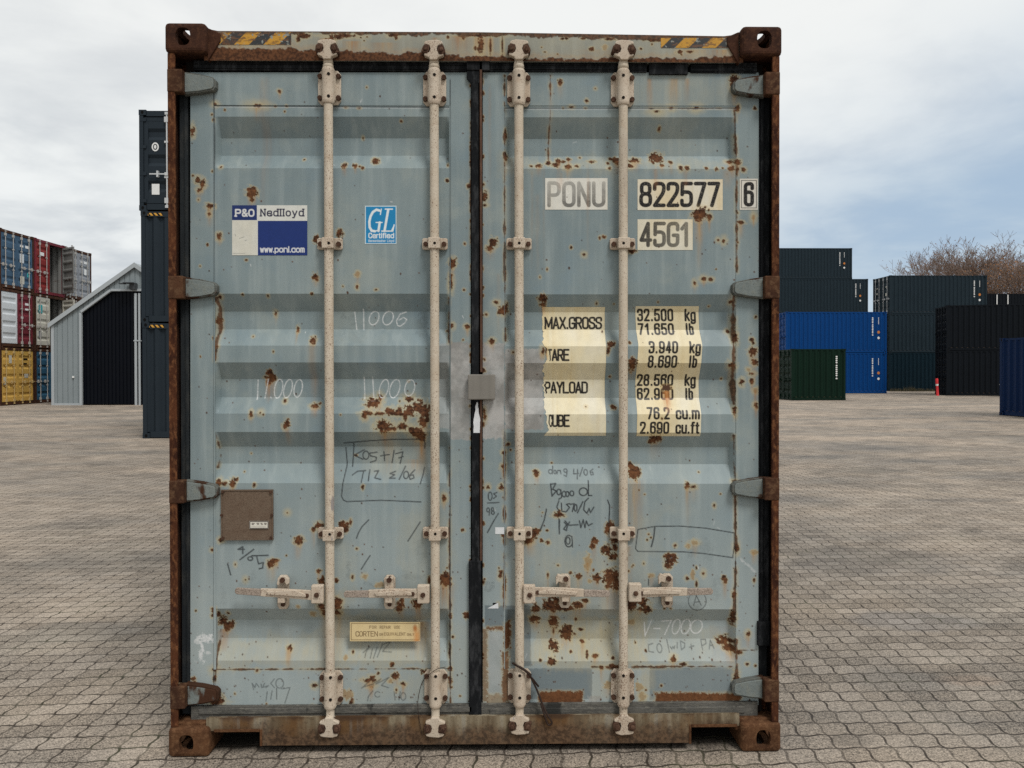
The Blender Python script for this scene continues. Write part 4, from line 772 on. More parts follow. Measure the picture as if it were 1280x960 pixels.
def seg_dist(PX, PY, pts):
    d = np.full(PX.shape, 1e9)
    for (x0, y0), (x1, y1) in zip(pts[:-1], pts[1:]):
        dx, dy = x1-x0, y1-y0; l = dx*dx+dy*dy+1e-9
        t = np.clip(((PX-x0)*dx+(PY-y0)*dy)/l, 0, 1); d = np.minimum(d, np.hypot(PX-x0-t*dx, PY-y0-t*dy))
    return d
def weather(ax, ay):
    """ax, ay: ascending photo-pixel axes; returns two (ny, nx, 4) arrays"""
    PX, PY = np.meshgrid(ax, ay); A = np.zeros(PX.shape+(4,)); B = np.zeros(PX.shape+(4,))
    n1 = fbm(PX*.30, PY*.30, 3, 3)-.5; n2 = fbm(PX*.9, PY*.9, 9, 2)-.5; n3 = vn(PX*.55, PY*.05, 5)-.5; n4 = fbm(PX*.06, PY*.06, 21, 4)
    def win(x0, x1, y0, y1):
        i0, i1 = np.searchsorted(ax, [x0, x1]); j0, j1 = np.searchsorted(ay, [y0, y1])
        return (slice(j0, j1), slice(i0, i1)) if i1 > i0 and j1 > j0 else None
    for x, y, rx, ry, h, dr, ol in SP:
        m = 3.2+h*2.2; w_ = win(x-rx*1.5-m, x+rx*1.5+m, y-ry*1.5-m, y+ry*1.5+m+dr)
        if not w_: continue
        px, py = PX[w_], PY[w_]; r = min(rx, ry); k = np.clip(r/2.0, .25, 1)
        d = np.hypot((px-x)/rx, (py-y)/ry)+(n1[w_]*1.35+n2[w_]*.8)*k
        dd = (d-1)*r             # rough distance in pixels outside the rim
        rust = sst(dd, .7, -.6)
        hs = np.clip(1-dd/(h*1.25), 0, 1)**1.3
        if ol: A[w_+(0,)] = np.maximum(A[w_+(0,)], rust*.30); B[w_+(2,)] = np.maximum(B[w_+(2,)], rust*.45)
        else: A[w_+(0,)] = np.maximum(A[w_+(0,)], rust)
        if h > .6: A[w_+(1,)] = np.maximum(A[w_+(1,)], hs*.9)
        if dr:
            t = (py-y)/(ry+dr); st = np.exp(-((px-x)/(rx*.75))**2)*np.clip(1-t, 0, 1)*(t > 0)*(1+n3[w_]*1.2)
            B[w_+(2,)] = np.maximum(B[w_+(2,)], st*.8)
    for s in SEAMS.split('|'):
        wd, pts = s.split(';'); wd = float(wd); pts = [tuple(map(float, q.split())) for q in pts.split(',')]
        xs = [p[0] for p in pts]; ys = [p[1] for p in pts]; w_ = win(min(xs)-8, max(xs)+8, min(ys)-6, max(ys)+6)
        if not w_: continue
        d = seg_dist(PX[w_], PY[w_], pts); br = fbm(PX[w_]*.07, PY[w_]*.07, 40, 3)
        A[w_+(0,)] = np.maximum(A[w_+(0,)], sst(d+n1[w_]*1.6+(.5-br)*4.0, wd*.8+.2, wd*.8-.7)*.9)
        A[w_+(1,)] = np.maximum(A[w_+(1,)], np.clip(1-d/(wd*3.2), 0, 1)*sst(br, .3, .6)*.75)
    for s in RUNS.split(';'):
        x, y0, y1, hw, a = map(float, s.split()); w_ = win(x-hw*2.6, x+hw*2.6, y0-2, y1+2)
        if not w_: continue
        t = np.clip((PY[w_]-y0)/(y1-y0), 0, 1); e = np.exp(-(((PX[w_]-x)+n1[w_]*1.5)/hw)**2)*sst(t, 0, .06)*(1-t**1.6)*(1+n3[w_]*1.0)
        B[w_+(2,)] = np.maximum(B[w_+(2,)], np.clip(e*a, 0, 1.2)*.9)
    for s in PATCH.split(';'):
        k, *v = s.split(); x0, y0, x1, y1, a = map(float, v); soft = {'p': .6, 'd': .8, 'l': 1.0, 'g': 9}[k]; rag = {'p': 5, 'd': 1.6, 'l': 2.5, 'g': 22}[k]
        w_ = win(x0-24, x1+24, y0-24, y1+24)
        if not w_: continue
        px, py = PX[w_], PY[w_]; d = np.maximum(np.maximum(x0-px, px-x1), np.maximum(y0-py, py-y1))
        nn = (n1[w_]*rag) if k != 'g' else (n4[w_]-.5)*rag*1.6+n3[w_]*8
        m = sst(d+nn, soft, -soft)*a
        if k == 'p': m = m*(.72+.5*n4[w_]); B[w_+(0,)] = np.maximum(B[w_+(0,)], m)
        elif k == 'l': B[w_+(0,)] = np.maximum(B[w_+(0,)], m*.45)
        elif k == 'd': B[w_+(1,)] = np.maximum(B[w_+(1,)], m)
        else: B[w_+(3,)] = np.maximum(B[w_+(3,)], m*(.75+.7*(n4[w_]-.5)+n3[w_]*.4))
    # strong rust strips above the bottom seal, speckled rust round the repair patches, rust band along the header's lower edge
    for x0, y0, x1, y1, f in ((674, 864, 728, 879.5, 1.0), (819, 866, 926, 877.5, 1.0), (630.5, 780, 638, 812, 1.1), (628, 815, 636, 878, .8), (603, 786, 609, 876, .55), (609, 868, 630, 880, .35), (608, 784, 630, 787, .8)):
        w_ = win(x0-8, x1+8, y0-8, y1+8)
        if not w_: continue
        px, py = PX[w_], PY[w_]; d = np.maximum(np.maximum(x0-px, px-x1), np.maximum(y0-py, py-y1))
        m = sst(d+n1[w_]*5+n2[w_]*4, 1.0, -1.0)
        A[w_+(0,)] = np.maximum(A[w_+(0,)], m*f); A[w_+(1,)] = np.maximum(A[w_+(1,)], sst(d+n1[w_]*3, 4, -1)*.6); B[w_+(2,)] = np.maximum(B[w_+(2,)], m*f*.75)
    w_ = win(0, 1280, 30, 82)
    if w_:
        px, py = PX[w_], PY[w_]
        th = np.interp(px, [255, 275, 330, 410, 440, 520, 600, 640, 700, 780, 800, 880, 925], [32, 16, 13, 11, 10, 7, 4, 3, 2.2, 3, 4.5, 5, 12]); lo = np.interp(px, [255, 600, 925], [75, 76, 78])
        d = (lo-th)-py+(fbm(px*.09, py*.02, 77, 3)-.5)*11+n1[w_]*5
        A[w_+(0,)] = np.maximum(A[w_+(0,)], sst(d, 1.2, -1.2)); B[w_+(2,)] = np.maximum(B[w_+(2,)], np.clip(1-d/9, 0, 1)*np.where(d > 1.5, .55, .12)); B[w_+(3,)] = np.maximum(B[w_+(3,)], .35*n4[w_]+.15)
        d2 = py-np.interp(px, [255, 600, 925], [39.6, 40.5, 45.5])+n1[w_]*5+(fbm(px*.05, px*0, 31, 3)-.5)*9
        A[w_+(0,)] = np.maximum(A[w_+(0,)], sst(d2, 2.2, .6)*.9)
    for kind, wd, al, pts in INKS:
        xs = [p[0] for p in pts]; ys = [p[1] for p in pts]; w_ = win(min(xs)-wd-2, max(xs)+wd+2, min(ys)-wd-2, max(ys)+wd+2)
        if not w_: continue
        px, py = PX[w_], PY[w_]; d = seg_dist(px, py, pts)
        if kind == 's': d = d+n1[w_]*wd*1.6; m = sst(d, wd*.62, wd*.15)*al*(.6+n2[w_]*1.2); A[w_+(2,)] = np.maximum(A[w_+(2,)], np.clip(m, 0, 1)*.8)
        elif kind == 'b': m = sst(d, wd*.5+.62, wd*.5-.12)*min(1, al*1.1)*(.95+n2[w_]*.4); A[w_+(2,)] = np.maximum(A[w_+(2,)], np.clip(m, 0, 1))
        else:
            if wd > 2: d = d+n1[w_]*wd*1.9+n2[w_]*1.6
            m = sst(d, wd*.5+.42, wd*.5-.30)*al*np.clip(.98+n2[w_]*1.7+n1[w_]*.8, .15, 1.15); A[w_+(3,)] = np.maximum(A[w_+(3,)], np.clip(m, 0, 1))
    return np.clip(A, 0, 1), np.clip(B, 0, 1.2)

class Grid:
    """collects fine sheets with wear attributes into one mesh"""
    def __init__(s): s.V = []; s.F = []; s.A = []; s.B = []; s.n = 0
    def sheet(s, ax, ay, yf, ref=.064, A=None, B=None):
        PX, PY = np.meshgrid(ax, ay); X, Z = P(PX, PY, ref); Y = yf(PX, PY)+0*PX if callable(yf) else np.full(PX.shape, yf)
        s.raw(X, Y, Z, *(weather(ax, ay) if A is None else (A, B)))
    def raw(s, X, Y, Z, A, B):
        ny, nx = X.shape; i = np.arange(ny*nx).reshape(ny, nx)+s.n
        q = np.stack([i[:-1, :-1], i[1:, :-1], i[1:, 1:], i[:-1, 1:]], -1).reshape(-1, 4)
        s.V.append(np.stack([X, Y, Z], -1).reshape(-1, 3)); s.F.append(q); s.A.append(A.reshape(-1, 4)); s.B.append(B.reshape(-1, 4)); s.n += ny*nx
    def solid(s, mb):        # plain faces from an MB (quads only), no wear
        v = np.array(mb.v); f = np.array([x for x in mb.f if len(x) == 4])+s.n
        s.V.append(v); s.F.append(f); s.A.append(np.zeros((len(v), 4))); s.B.append(np.zeros((len(v), 4))); s.n += len(v)
    def build(s, name, mats, parent, names=('wear', 'patch')):
        V = np.concatenate(s.V); F = np.concatenate(s.F); me = bpy.data.meshes.new(name)
        me.vertices.add(len(V)); me.vertices.foreach_set('co', V.astype(np.float32).ravel())
        me.loops.add(F.size); me.loops.foreach_set('vertex_index', F.astype(np.int32).ravel())
        me.polygons.add(len(F)); me.polygons.foreach_set('loop_start', np.arange(0, F.size, 4, dtype=np.int32)); me.polygons.foreach_set('use_smooth', np.zeros(len(F), bool))
        me.update(calc_edges=True)
        for nm, arr in zip(names, (s.A, s.B)):
            at = me.attributes.new(nm, 'FLOAT_COLOR', 'POINT'); at.data.foreach_set('color', np.concatenate(arr).astype(np.float32).ravel())
        return link(name, me, parent, mats)

def worn_paint(name, base_a, base_b, rough=.48):
    m, k, bs = mat(name); p = k.pos()
    a = k.n('ShaderNodeAttribute', attribute_name='wear'); b_ = k.n('ShaderNodeAttribute', attribute_name='patch')
    ac = k.n('ShaderNodeSeparateColor', {0: a.outputs['Color']}).outputs; bc = k.n('ShaderNodeSeparateColor', {0: b_.outputs['Color']}).outputs
    rust, halo, black, chalk = ac[0], ac[1], ac[2], a.outputs['Alpha']; prim, dark, run, grime = bc[0], bc[1], bc[2], b_.outputs['Alpha']
    n1 = k.noise(2.2, 4, .6, p); n2 = k.noise(14, 4, .6, k.scl(p, 1.6, 1, .10)); n3 = k.noise(60, 3, .6, p)
    n5 = k.noise(5, 5, .62, p)
    col = k.mix(k.ramp(n1, .3, .7), base_a, base_b)
    col = k.mix(k.m('MULTIPLY', k.ramp(n2, .47, .72), .28), col, (.42, .47, .455))
    col = k.mix(k.m('MULTIPLY', k.ramp(n2, .5, .25), .34), col, (.14, .19, .21))
    col = k.mix(k.m('MULTIPLY', k.ramp(n5, .50, .70), .34), col, (.35, .375, .33))
    col = k.mix(k.m('MULTIPLY', k.ramp(n5, .47, .28), .28), col, (.165, .245, .30))
    zz = k.sep(p)[2]
    pale_low = k.m('MULTIPLY', k.ramp(zz, 1.45, .35), k.m('ADD', .35, k.m('MULTIPLY', k.noise(3.5, 5, .6, k.scl(p, 1, 1, .5)), .75)))  # paler towards the bottom of the doors
    col = k.mix(k.m('MULTIPLY', pale_low, .62), col, (.43, .48, .47))
    col = k.mix(k.m('MULTIPLY', dark, .85), col, k.mix(n1, (.10, .13, .145), (.145, .18, .195)))
    pc = k.mix(k.ramp(k.noise(11, 5, .65, p), .35, .65), (.26, .255, .24), (.44, .43, .41))
    col = k.mix(k.m('MULTIPLY', prim, .95), col, pc)
    tan = k.mix(n3, (.40, .335, .195), (.46, .41, .27))
    col = k.mix(k.m('MULTIPLY', k.m('MULTIPLY', grime, k.ramp(n2, .2, .7, .6, 1.0)), .9), col, tan)
    col = k.mix(k.m('MULTIPLY', halo, .80), col, k.mix(n3, (.44, .35, .17), (.52, .45, .28)))
    col = k.mix(k.m('MULTIPLY', run, .75), col, k.mix(k.ramp(n2, .35, .65), (.36, .17, .055), (.44, .28, .11)))
    rc = k.mix(k.ramp(k.noise(85, 4, .65, p), .38, .62), (.040, .017, .009), (.125, .052, .023))
    rc = k.mix(k.m('MULTIPLY', run, .6), rc, k.mix(k.noise(110, 3, .6, p), (.10, .035, .014), (.30, .13, .05)))
    col = k.mix(rust, col, rc)
    col = k.mix(k.m('MULTIPLY', black, .95), col, (.028, .032, .036))
    col = k.mix(chalk, col, (.68, .69, .68))
    rg = k.m('ADD', k.m('ADD', rough, k.m('MULTIPLY', k.m('SUBTRACT', n5, .5), .25)), k.m('MULTIPLY', rust, .4))
    dent = k.noise(1.6, 2, .5, p)
    h = k.m('ADD', k.m('MULTIPLY', rust, k.m('SUBTRACT', k.noise(140, 3, .65, p), .2)), k.m('MULTIPLY', n3, .06))
    nb = k.n('ShaderNodeBump', {'Strength': .5, 'Distance': .003, 'Height': h})
    nb2 = k.n('ShaderNodeBump', {'Strength': .35, 'Distance': .02, 'Height': dent, 'Normal': nb.outputs[0]})
    wire(k, bs, Base_Color=col, Roughness=rg, Specular_IOR_Level=.2, Normal=nb2.outputs[0])
    return m
M_door = worn_paint('weathered_blue_grey_paint', (.195, .246, .256), (.246, .300, .303))
M_head = worn_paint('weathered_header_paint', (.225, .24, .22), (.26, .27, .24))

def rust_mat(name, a, b_, c, sc=6.0, stretch=(1, 1, 1), paint=None, pamt=.5):
    m, k, bs = mat(name); p = k.scl(k.pos(), *stretch)
    n1 = k.noise(sc, 6, .66, p); n2 = k.noise(sc*6, 5, .7, p); n3 = k.noise(210, 2, .6, k.pos())
    col = k.mix(k.ramp(n1, .32, .68), a, b_); col = k.mix(k.m('MULTIPLY', k.ramp(n2, .45, .68), .7), col, c)
    col = k.mix(k.m('MULTIPLY', k.ramp(n3, .52, .72), .35), col, tuple(x*.3 for x in a))
    if paint: col = k.mix(k.ramp(k.noise(sc*.8, 5, .6, k.scl(k.pos(), 1, 1, .5)), pamt, pamt+.06), col, paint)
    wire(k, bs, Base_Color=col, Roughness=.88, Specular_IOR_Level=.12, Normal=k.bump(k.m('ADD', n2, k.m('MULTIPLY', n3, .5)), .5, .004))
    return m
M_castT = rust_mat('dark_rusted_casting', (.030, .014, .010), (.062, .026, .015), (.10, .045, .024), 9)
M_castB = rust_mat('brown_rusted_casting', (.062, .028, .014), (.125, .058, .027), (.19, .10, .05), 9)
M_post = rust_mat('rusted_post', (.030, .011, .007), (.095, .034, .015), (.22, .095, .04), 9, (1.4, 1.4, .7), (.24, .18, .10), .70)
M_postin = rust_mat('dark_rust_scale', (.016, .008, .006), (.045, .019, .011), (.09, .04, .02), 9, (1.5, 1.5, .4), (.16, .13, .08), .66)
M_lug = rust_mat('rusted_hinge_lug', (.045, .020, .012), (.09, .042, .022), (.15, .085, .046), 8, (1, 1, 1), (.26, .235, .15), .64)
M_hinge = rust_mat('hinge_paint', (.16, .185, .18), (.20, .225, .215), (.21, .22, .19), 9, (1, 1, 1), (.06, .028, .016), .53)
M_rim = rust_mat('hinge_rim_paint', (.095, .10, .092), (.14, .15, .138), (.17, .165, .135), 9, (1, 1, 1), (.05, .024, .014), .47)
M_keeper = rust_mat('rusted_keeper', (.045, .024, .017), (.095, .052, .034), (.17, .10, .066), 16)
M_gask = rust_mat('black_seal_rubber', (.007, .008, .009), (.013, .014, .016), (.05, .052, .055), 6, (1, 1, .3))
M_sgask = rust_mat('slate_seal_rubber', (.018, .021, .024), (.030, .035, .038), (.06, .06, .055), 5, (1, 1, .25))
M_gaskb = rust_mat('dirty_bottom_seal', (.06, .058, .052), (.13, .125, .112), (.19, .18, .15), 7, (1, 1, 3), (.035, .035, .032), .62)
M_sill = rust_mat('dirty_sill', (.075, .050, .030), (.165, .125, .078), (.24, .20, .135), 5, (1, 1, .5), (.06, .030, .016), .58)
def sill_mat():
    m, k, bs = mat('streaked_sill_paint'); p = k.pos(); Z = k.sep(p)[2]
    v = k.noise(16, 4, .6, k.scl(p, 1, 1, .07)); v2 = k.noise(5, 4, .6, k.scl(p, 1, 1, .25)); n = k.noise(9, 6, .66, p); sp = k.noise(120, 3, .7, p); sp2 = k.noise(45, 4, .7, p)
    col = k.mix(k.ramp(v, .35, .65), (.12, .09, .055), (.285, .24, .165)); col = k.mix(k.ramp(v2, .44, .6), col, (.13, .07, .03))
    col = k.mix(k.m('MULTIPLY', k.ramp(v, .55, .68), .6), col, (.24, .23, .20))
    low = k.m('ADD', k.ramp(Z, .13, .05, .08, .6, False), k.m('MULTIPLY', k.m('SUBTRACT', n, .5), 1.2))
    col = k.mix(k.m('MULTIPLY', k.ramp(low, .05, .45), .9), col, k.mix(k.ramp(sp2, .4, .6), (.055, .034, .022), (.14, .085, .05)))
    up = k.m('ADD', k.ramp(Z, .12, .165, .05, .6, False), k.m('MULTIPLY', k.m('SUBTRACT', v2, .5), 1.6)); col = k.mix(k.m('MULTIPLY', k.ramp(up, .25, .55), .85), col, (.055, .032, .02))
    col = k.mix(k.m('MULTIPLY', k.ramp(sp, .55, .7), .55), col, (.05, .03, .02))
    wire(k, bs, Base_Color=col, Roughness=.85, Specular_IOR_Level=.12, Normal=k.bump(k.m('ADD', n, sp), .4, .003)); return m
M_sill = sill_mat()
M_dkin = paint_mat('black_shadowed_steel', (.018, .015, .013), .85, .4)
M_bolt = rust_mat('rusted_bolt', (.045, .024, .016), (.085, .045, .03), (.13, .075, .05), 30)
M_body = paint_mat('blue_grey_side_paint', (.24, .29, .30), .55, .15, .12)
M_bolth = paint_mat('drilled_hole', (.012, .009, .007), .8, .1)
def rod_mat(name, a, b_, bare=0.0):
    m, k, bs = mat(name); p = k.pos()
    n1 = k.noise(9, 4, .6, p); sp = k.noise(190, 2, .6, p); n2 = k.noise(3, 3, .6, k.scl(p, 1, 1, .6)); sp2 = k.noise(420, 1, .5, p)
    col = k.mix(k.ramp(n1, .3, .7), a, b_)
    col = k.mix(k.m('MULTIPLY', k.ramp(k.noise(26, 4, .65, p), .5, .75), .35), col, (.40, .27, .17))
    thr = k.m('ADD', .62, k.m('MULTIPLY', k.m('SUBTRACT', n2, .5), -.30))
    f = k.ramp(k.m('SUBTRACT', sp, thr), -.02, .03)
    col = k.mix(k.m('MULTIPLY', f, .8), col, (.16, .085, .05))
    col = k.mix(k.m('MULTIPLY', k.ramp(sp2, .6, .7), .4), col, (.14, .09, .06))
    col = k.mix(k.m('MULTIPLY', k.ramp(k.noise(2.3, 4, .6, k.scl(p, 6, 1, 1)), .56, .72), .55), col, (.36, .30, .235))
    col = k.mix(k.m('MULTIPLY', k.ramp(k.noise(3.1, 5, .65, k.scl(p, 7, 1, 1.2)), .67, .69), .75), col, (.22, .205, .215))
    col = k.mix(k.m('MULTIPLY', k.ramp(k.noise(7, 5, .7, p), .66, .72), .7), col, (.15, .075, .04))
    if bare:
        col = k.mix(bare, col, k.mix(k.ramp(sp, .4, .6), (.10, .075, .06), (.40, .34, .29)))
    wire(k, bs, Base_Color=col, Roughness=.6, Specular_IOR_Level=.3, Normal=k.bump(k.m('ADD', k.noise(60, 4, .6, p), sp), .25, .002))
    return m
M_rod = rod_mat('cream_rod_paint', (.53, .45, .345), (.61, .535, .43)); M_brk = rod_mat('pinkish_bracket_paint', (.50, .41, .315), (.57, .49, .39))
M_grip = rod_mat('bare_grip', (.36, .29, .23), (.44, .36, .29), .6)

root = empty('shipping_container', (0, 0, 0), 0, 'weathered blue-grey shipping container with rusty posts and four cream lock rods, filling the picture', 'container')
HW, HT, LC = 1.219, 2.896, 12.192
YD = .064
# --- door leaves
PROF = [(131, 0), (145.5, 0), (169, 1), (191, 1), (210, 0), (367, 0), (388.5, 1), (411, 1), (432, 0), (453, 0), (474, 1), (497, 1), (517, 0), (540, 0), (559.5, 1), (581, 1), (604, 0), (761, 0), (779, 1), (802, 1), (826, 0), (837, 0)]
PDEP = .040
def axis(a, b, st, brk=()):
    v = np.concatenate([np.linspace(a, b, max(2, int(round((b-a)/st))+1)), [x for x in brk if a < x < b]]); v = np.unique(np.round(v, 3))
    keep = np.ones(len(v), bool)
    for i in range(1, len(v)):
        if v[i]-v[i-1] < .12 and v[i] not in brk and i < len(v)-1: keep[i] = False
    return v[keep]
def panel_y(x0, x1, skew=0.0):
    pz = [p[0] for p in PROF]; pd = [p[1] for p in PROF]
    def f(PX, PY):
        e = np.clip(np.minimum(PX-x0, x1-PX)/5.0, 0, 1)
        return YD+.0025+PDEP*np.interp(PY-skew, pz, pd)*e
    return f
def door(side, xo, xi0, xi1, xe, skew):
    """side -1 left, 1 right; stile xo..xi0, panel xi0..xi1, stile xi1..xe"""
    d = empty('door', (0, 0, 0)); d.parent = root
    g = Grid(); st = .8; yt, y1, y2, yb = 90.5, 132+skew*.6, 836.4-skew*1.0, 881
    g.sheet(axis(xo, xi0-.6, st), axis(yt, yb, st), YD); g.sheet(axis(xi1+.6, xe, st), axis(yt, yb, st), YD)
    g.sheet(axis(xi0-.6, xi1+.6, st), axis(yt, y1-.6, st), YD+.0004); g.sheet(axis(xi0-.6, xi1+.6, st), axis(y2+.6, yb, st), YD+.0004)
    mb = MB(); 
    xa, zt = P1(xo, yt); xb, zb = P1(xe, yb); xc, zc_ = P1(xi0-.6, y1-.6); xd, zd = P1(xi1+.6, y2+.6)
    mb.box(xa+.001, xc, YD+.0012, YD+.05, zb, zt); mb.box(xd, xb-.001, YD+.0012, YD+.05, zb, zt)
    mb.box(xc+.0005, xd-.0005, YD+.0014, YD+.05, zc_, zt-.0005); mb.box(xc+.0005, xd-.0005, YD+.0014, YD+.05, zb+.0005, zd)
    g.solid(mb)
    fr = g.build('door_frame', M_door, d)
    g = Grid(); brk = [p[0]+skew for p in PROF]
    g.sheet(axis(xi0-2, xi1+2, st, (xi0, xi0+5, xi1-5, xi1)), axis(y1-2, y2+2, st, brk), panel_y(xi0, xi1, skew))
    mb = MB(); mb.box(xc-.01, xd+.01, YD+.049, YD+.056, zd-.01, zc_+.01); g.solid(mb)
    g.build('door_panel', M_door, d)
    return d
DL = door(-1, 238, 267.5, 562.5, 588.5, 0.0)
DR = door(1, 603.5, 630.8, 919.5, 948, .8)
FL, FR = panel_y(267.5, 562.5, 0), panel_y(630.8, 919.5, .8)

# --- lettering by strokes -------------------------------------------------
GL = {'0': 'R0,0 R1,0 R1,1 R0,1 C', 'O': 'R0,0 R1,0 R1,1 R0,1 C', '1': '0,.76 .7,1 .7,0', '2': '0,.75 R0,1 R1,1 R1,.62 0,0 1,0', '3': '0,.78 R0,1 R1,1 R1,.53 .35,.53|.35,.53 R1,.53 R1,0 R0,0 0,.22', '4': '.74,0 .74,1 0,.24 1,.24',
 '5': '1,1 .05,1 .03,.5 R.03,.61 R1,.61 R1,0 R0,0 0,.22', '6': '1,.78 R1,1 R0,1 R0,0 R1,0 R1,.6 R0,.6 0,.4', '7': '0,1 1,1 .3,0', '8': 'R.06,.53 R.94,.53 R.94,1 R.06,1 C|R0,0 R1,0 R1,.53 R0,.53 C', '9': '0,.22 R0,0 R1,0 R1,1 R0,1 R0,.4 R1,.4 1,.6',
 'A': '0,0 .5,1 1,0|.17,.28 .83,.28', 'B': '0,0 0,1 R.95,1 R.95,.53 0,.53|0,.53 R1,.53 R1,0 0,0', 'C': '1,.72 R1,1 R0,1 R0,0 R1,0 1,.28', 'D': '0,0 0,1 R1,1 R1,0 0,0', 'E': '1,1 0,1 0,0 1,0|0,.53 .85,.53', 'F': '1,1 0,1 0,0|0,.53 .8,.53',
 'G': '1,.72 R1,1 R0,1 R0,0 R1,0 1,.46 .55,.46', 'I': '.5,0 .5,1', 'L': '0,1 0,0 1,0', 'M': '0,0 0,1 .5,.15 1,1 1,0', 'N': '0,0 0,1 1,0 1,1', 'P': '0,0 0,1 R1,1 R1,.46 0,.46', 'Q': 'R0,0 R1,0 R1,1 R0,1 C|.6,.22 1.1,-.06', 'R': '0,0 0,1 R1,1 R1,.48 0,.48|.5,.48 1,0',
 'S': '1,.75 R1,1 R0,1 R0,.58 R1,.46 R1,0 R0,0 0,.25', 'T': '.5,0 .5,1|0,1 1,1', 'U': '0,1 R0,0 R1,0 1,1', 'V': '0,1 .5,0 1,1', 'X': '0,0 1,1|0,1 1,0', 'Y': '.5,0 .5,.45 0,1|.5,.45 1,1',
 'k': '0,0 0,1|1,.72 0,.28|.35,.42 1,0', 'g': 'R0,0 R1,0 R1,.72 R0,.72 C|1,.72 R1,-.26 R0,-.26 0,-.12', 'l': '.5,1 .5,0', 'b': '0,1 0,0|R0,0 R1,0 R1,.72 R0,.72 C', 'c': '1,.5 R1,.72 R0,.72 R0,0 R1,0 1,.2', 'u': '0,.72 R0,0 R1,0 1,.72|1,.72 1,0', 'm': '0,0 0,.72|0,.5 R0,.72 R.5,.72 .5,0|.5,.5 R.5,.72 R1,.72 1,0',
 'f': '1,1 R.4,1 .4,0|0,.72 .9,.72', 't': '.4,.95 R.4,0 1,0|0,.72 .9,.72', 'e': '0,.38 1,.38 R1,.72 R0,.72 R0,0 R1,0 1,.15', 'd': '1,1 1,0|R0,0 R1,0 R1,.72 R0,.72 C', 'o': 'R0,0 R1,0 R1,.72 R0,.72 C', 'n': '0,0 0,.72|0,.5 R0,.72 R1,.72 1,0', 'y': '0,.72 .5,0|1,.72 .3,-.26 0,-.26', 'w': '0,.72 .25,0 .5,.62 .75,0 1,.72',
 'i': '.5,0 .5,.72|.5,.93 .5,1', 'r': '0,0 0,.72|0,.45 R0,.72 1,.70', 'p': '0,.72 0,-.26|R0,0 R1,0 R1,.72 R0,.72 C', 's': '1,.55 R1,.72 R0,.72 R0,.4 R1,.34 R1,0 R0,0 0,.16', 'h': '0,0 0,1|0,.5 R0,.72 R1,.72 1,0', 'a': '0,.72 R1,.72 1,0|1,.42 R0,.42 R0,0 R1,0 1,.2',
 '.': '.5,0 .5,.04', '&': '1.05,0 .12,.72 R.12,1 R.75,1 R.75,.7 R0,.42 R0,0 R.75,0 1.05,.42', '-': '0,.45 1,.45'}
WD = {'.': .10, 'M': .62, 'm': .66, 'w': .62, 'l': .08, 'I': .08, 'i': .08, '1': .30, ' ': .30, 'f': .28, 't': .28, 'r': .28, '&': .55}
def glyph(ch, x, y, w_, h):
    """polylines in photo pixels (y down), cell left x, baseline y"""
    out = []
    for part in GL[ch].split('|'):
        toks = part.split(); closed = toks[-1] == 'C'; toks = toks[:-1] if closed else toks
        pts = []
        for t in toks:
            rd = t[0] == 'R'; a, b2 = t.lstrip('R').split(','); pts.append((x+float(a)*w_, y-float(b2)*h, rd))
        n = len(pts); res = []
        for i, (px, py, rd) in enumerate(pts):
            if rd and (closed or 0 < i < n-1):
                ax_, ay_, _ = pts[i-1]; bx, by, _ = pts[(i+1) % n]
                la = math.hypot(ax_-px, ay_-py); lb = math.hypot(bx-px, by-py); r = min(.55*w_+.02*h, la/2, lb/2)
                p0 = (px+(ax_-px)*r/la, py+(ay_-py)*r/la); p2 = (px+(bx-px)*r/lb, py+(by-py)*r/lb)
                for t in np.linspace(0, 1, 7):
                    q = .62
                    res.append(((1-t)**2*p0[0]+2*t*(1-t)*(px)+t*t*p2[0], (1-t)**2*p0[1]+2*t*(1-t)*py+t*t*p2[1]))
            else: res.append((px, py))
        if closed: res.append(res[0])
        out.append(res)
    return out
def text_polys(txt, x0, x1, yt, yb, gw=.44, gap=.16, serif=0.0):
    h = yb-yt; ws = [WD.get(c, gw) for c in txt]; tot = sum(ws)+gap*(len(txt)-1); k = (x1-x0)/tot; x = x0; out = []
    for c, w_ in zip(txt, ws):
        if c != ' ':
            ps = glyph(c, x, yb, w_*k, h); out += ps
            if serif:
                for p_ in ps:
                    for (a, b2) in ((p_[0], p_[1]), (p_[-1], p_[-2])):
                        if abs(a[0]-b2[0]) < .3*abs(a[1]-b2[1]) and p_[0] != p_[-1]: out.append([(a[0]-serif, a[1]), (a[0]+serif, a[1])])
        x += (w_+gap)*k
    return out
def m_decal():
    m, k, bs = mat('printed_vinyl'); p = k.pos(); a = k.n('ShaderNodeAttribute', attribute_name='paint')
    n = k.noise(30, 4, .6, p); f = k.m('ADD', .93, k.m('MULTIPLY', k.m('SUBTRACT', n, .5), .3))
    c = k.n('ShaderNodeVectorMath', {0: a.outputs['Color']}, operation='SCALE'); k.t.links.new(f, c.inputs['Scale'])
    wire(k, bs, Base_Color=c.outputs[0], Roughness=.45, Specular_IOR_Level=.3); return m
M_dec = m_decal()
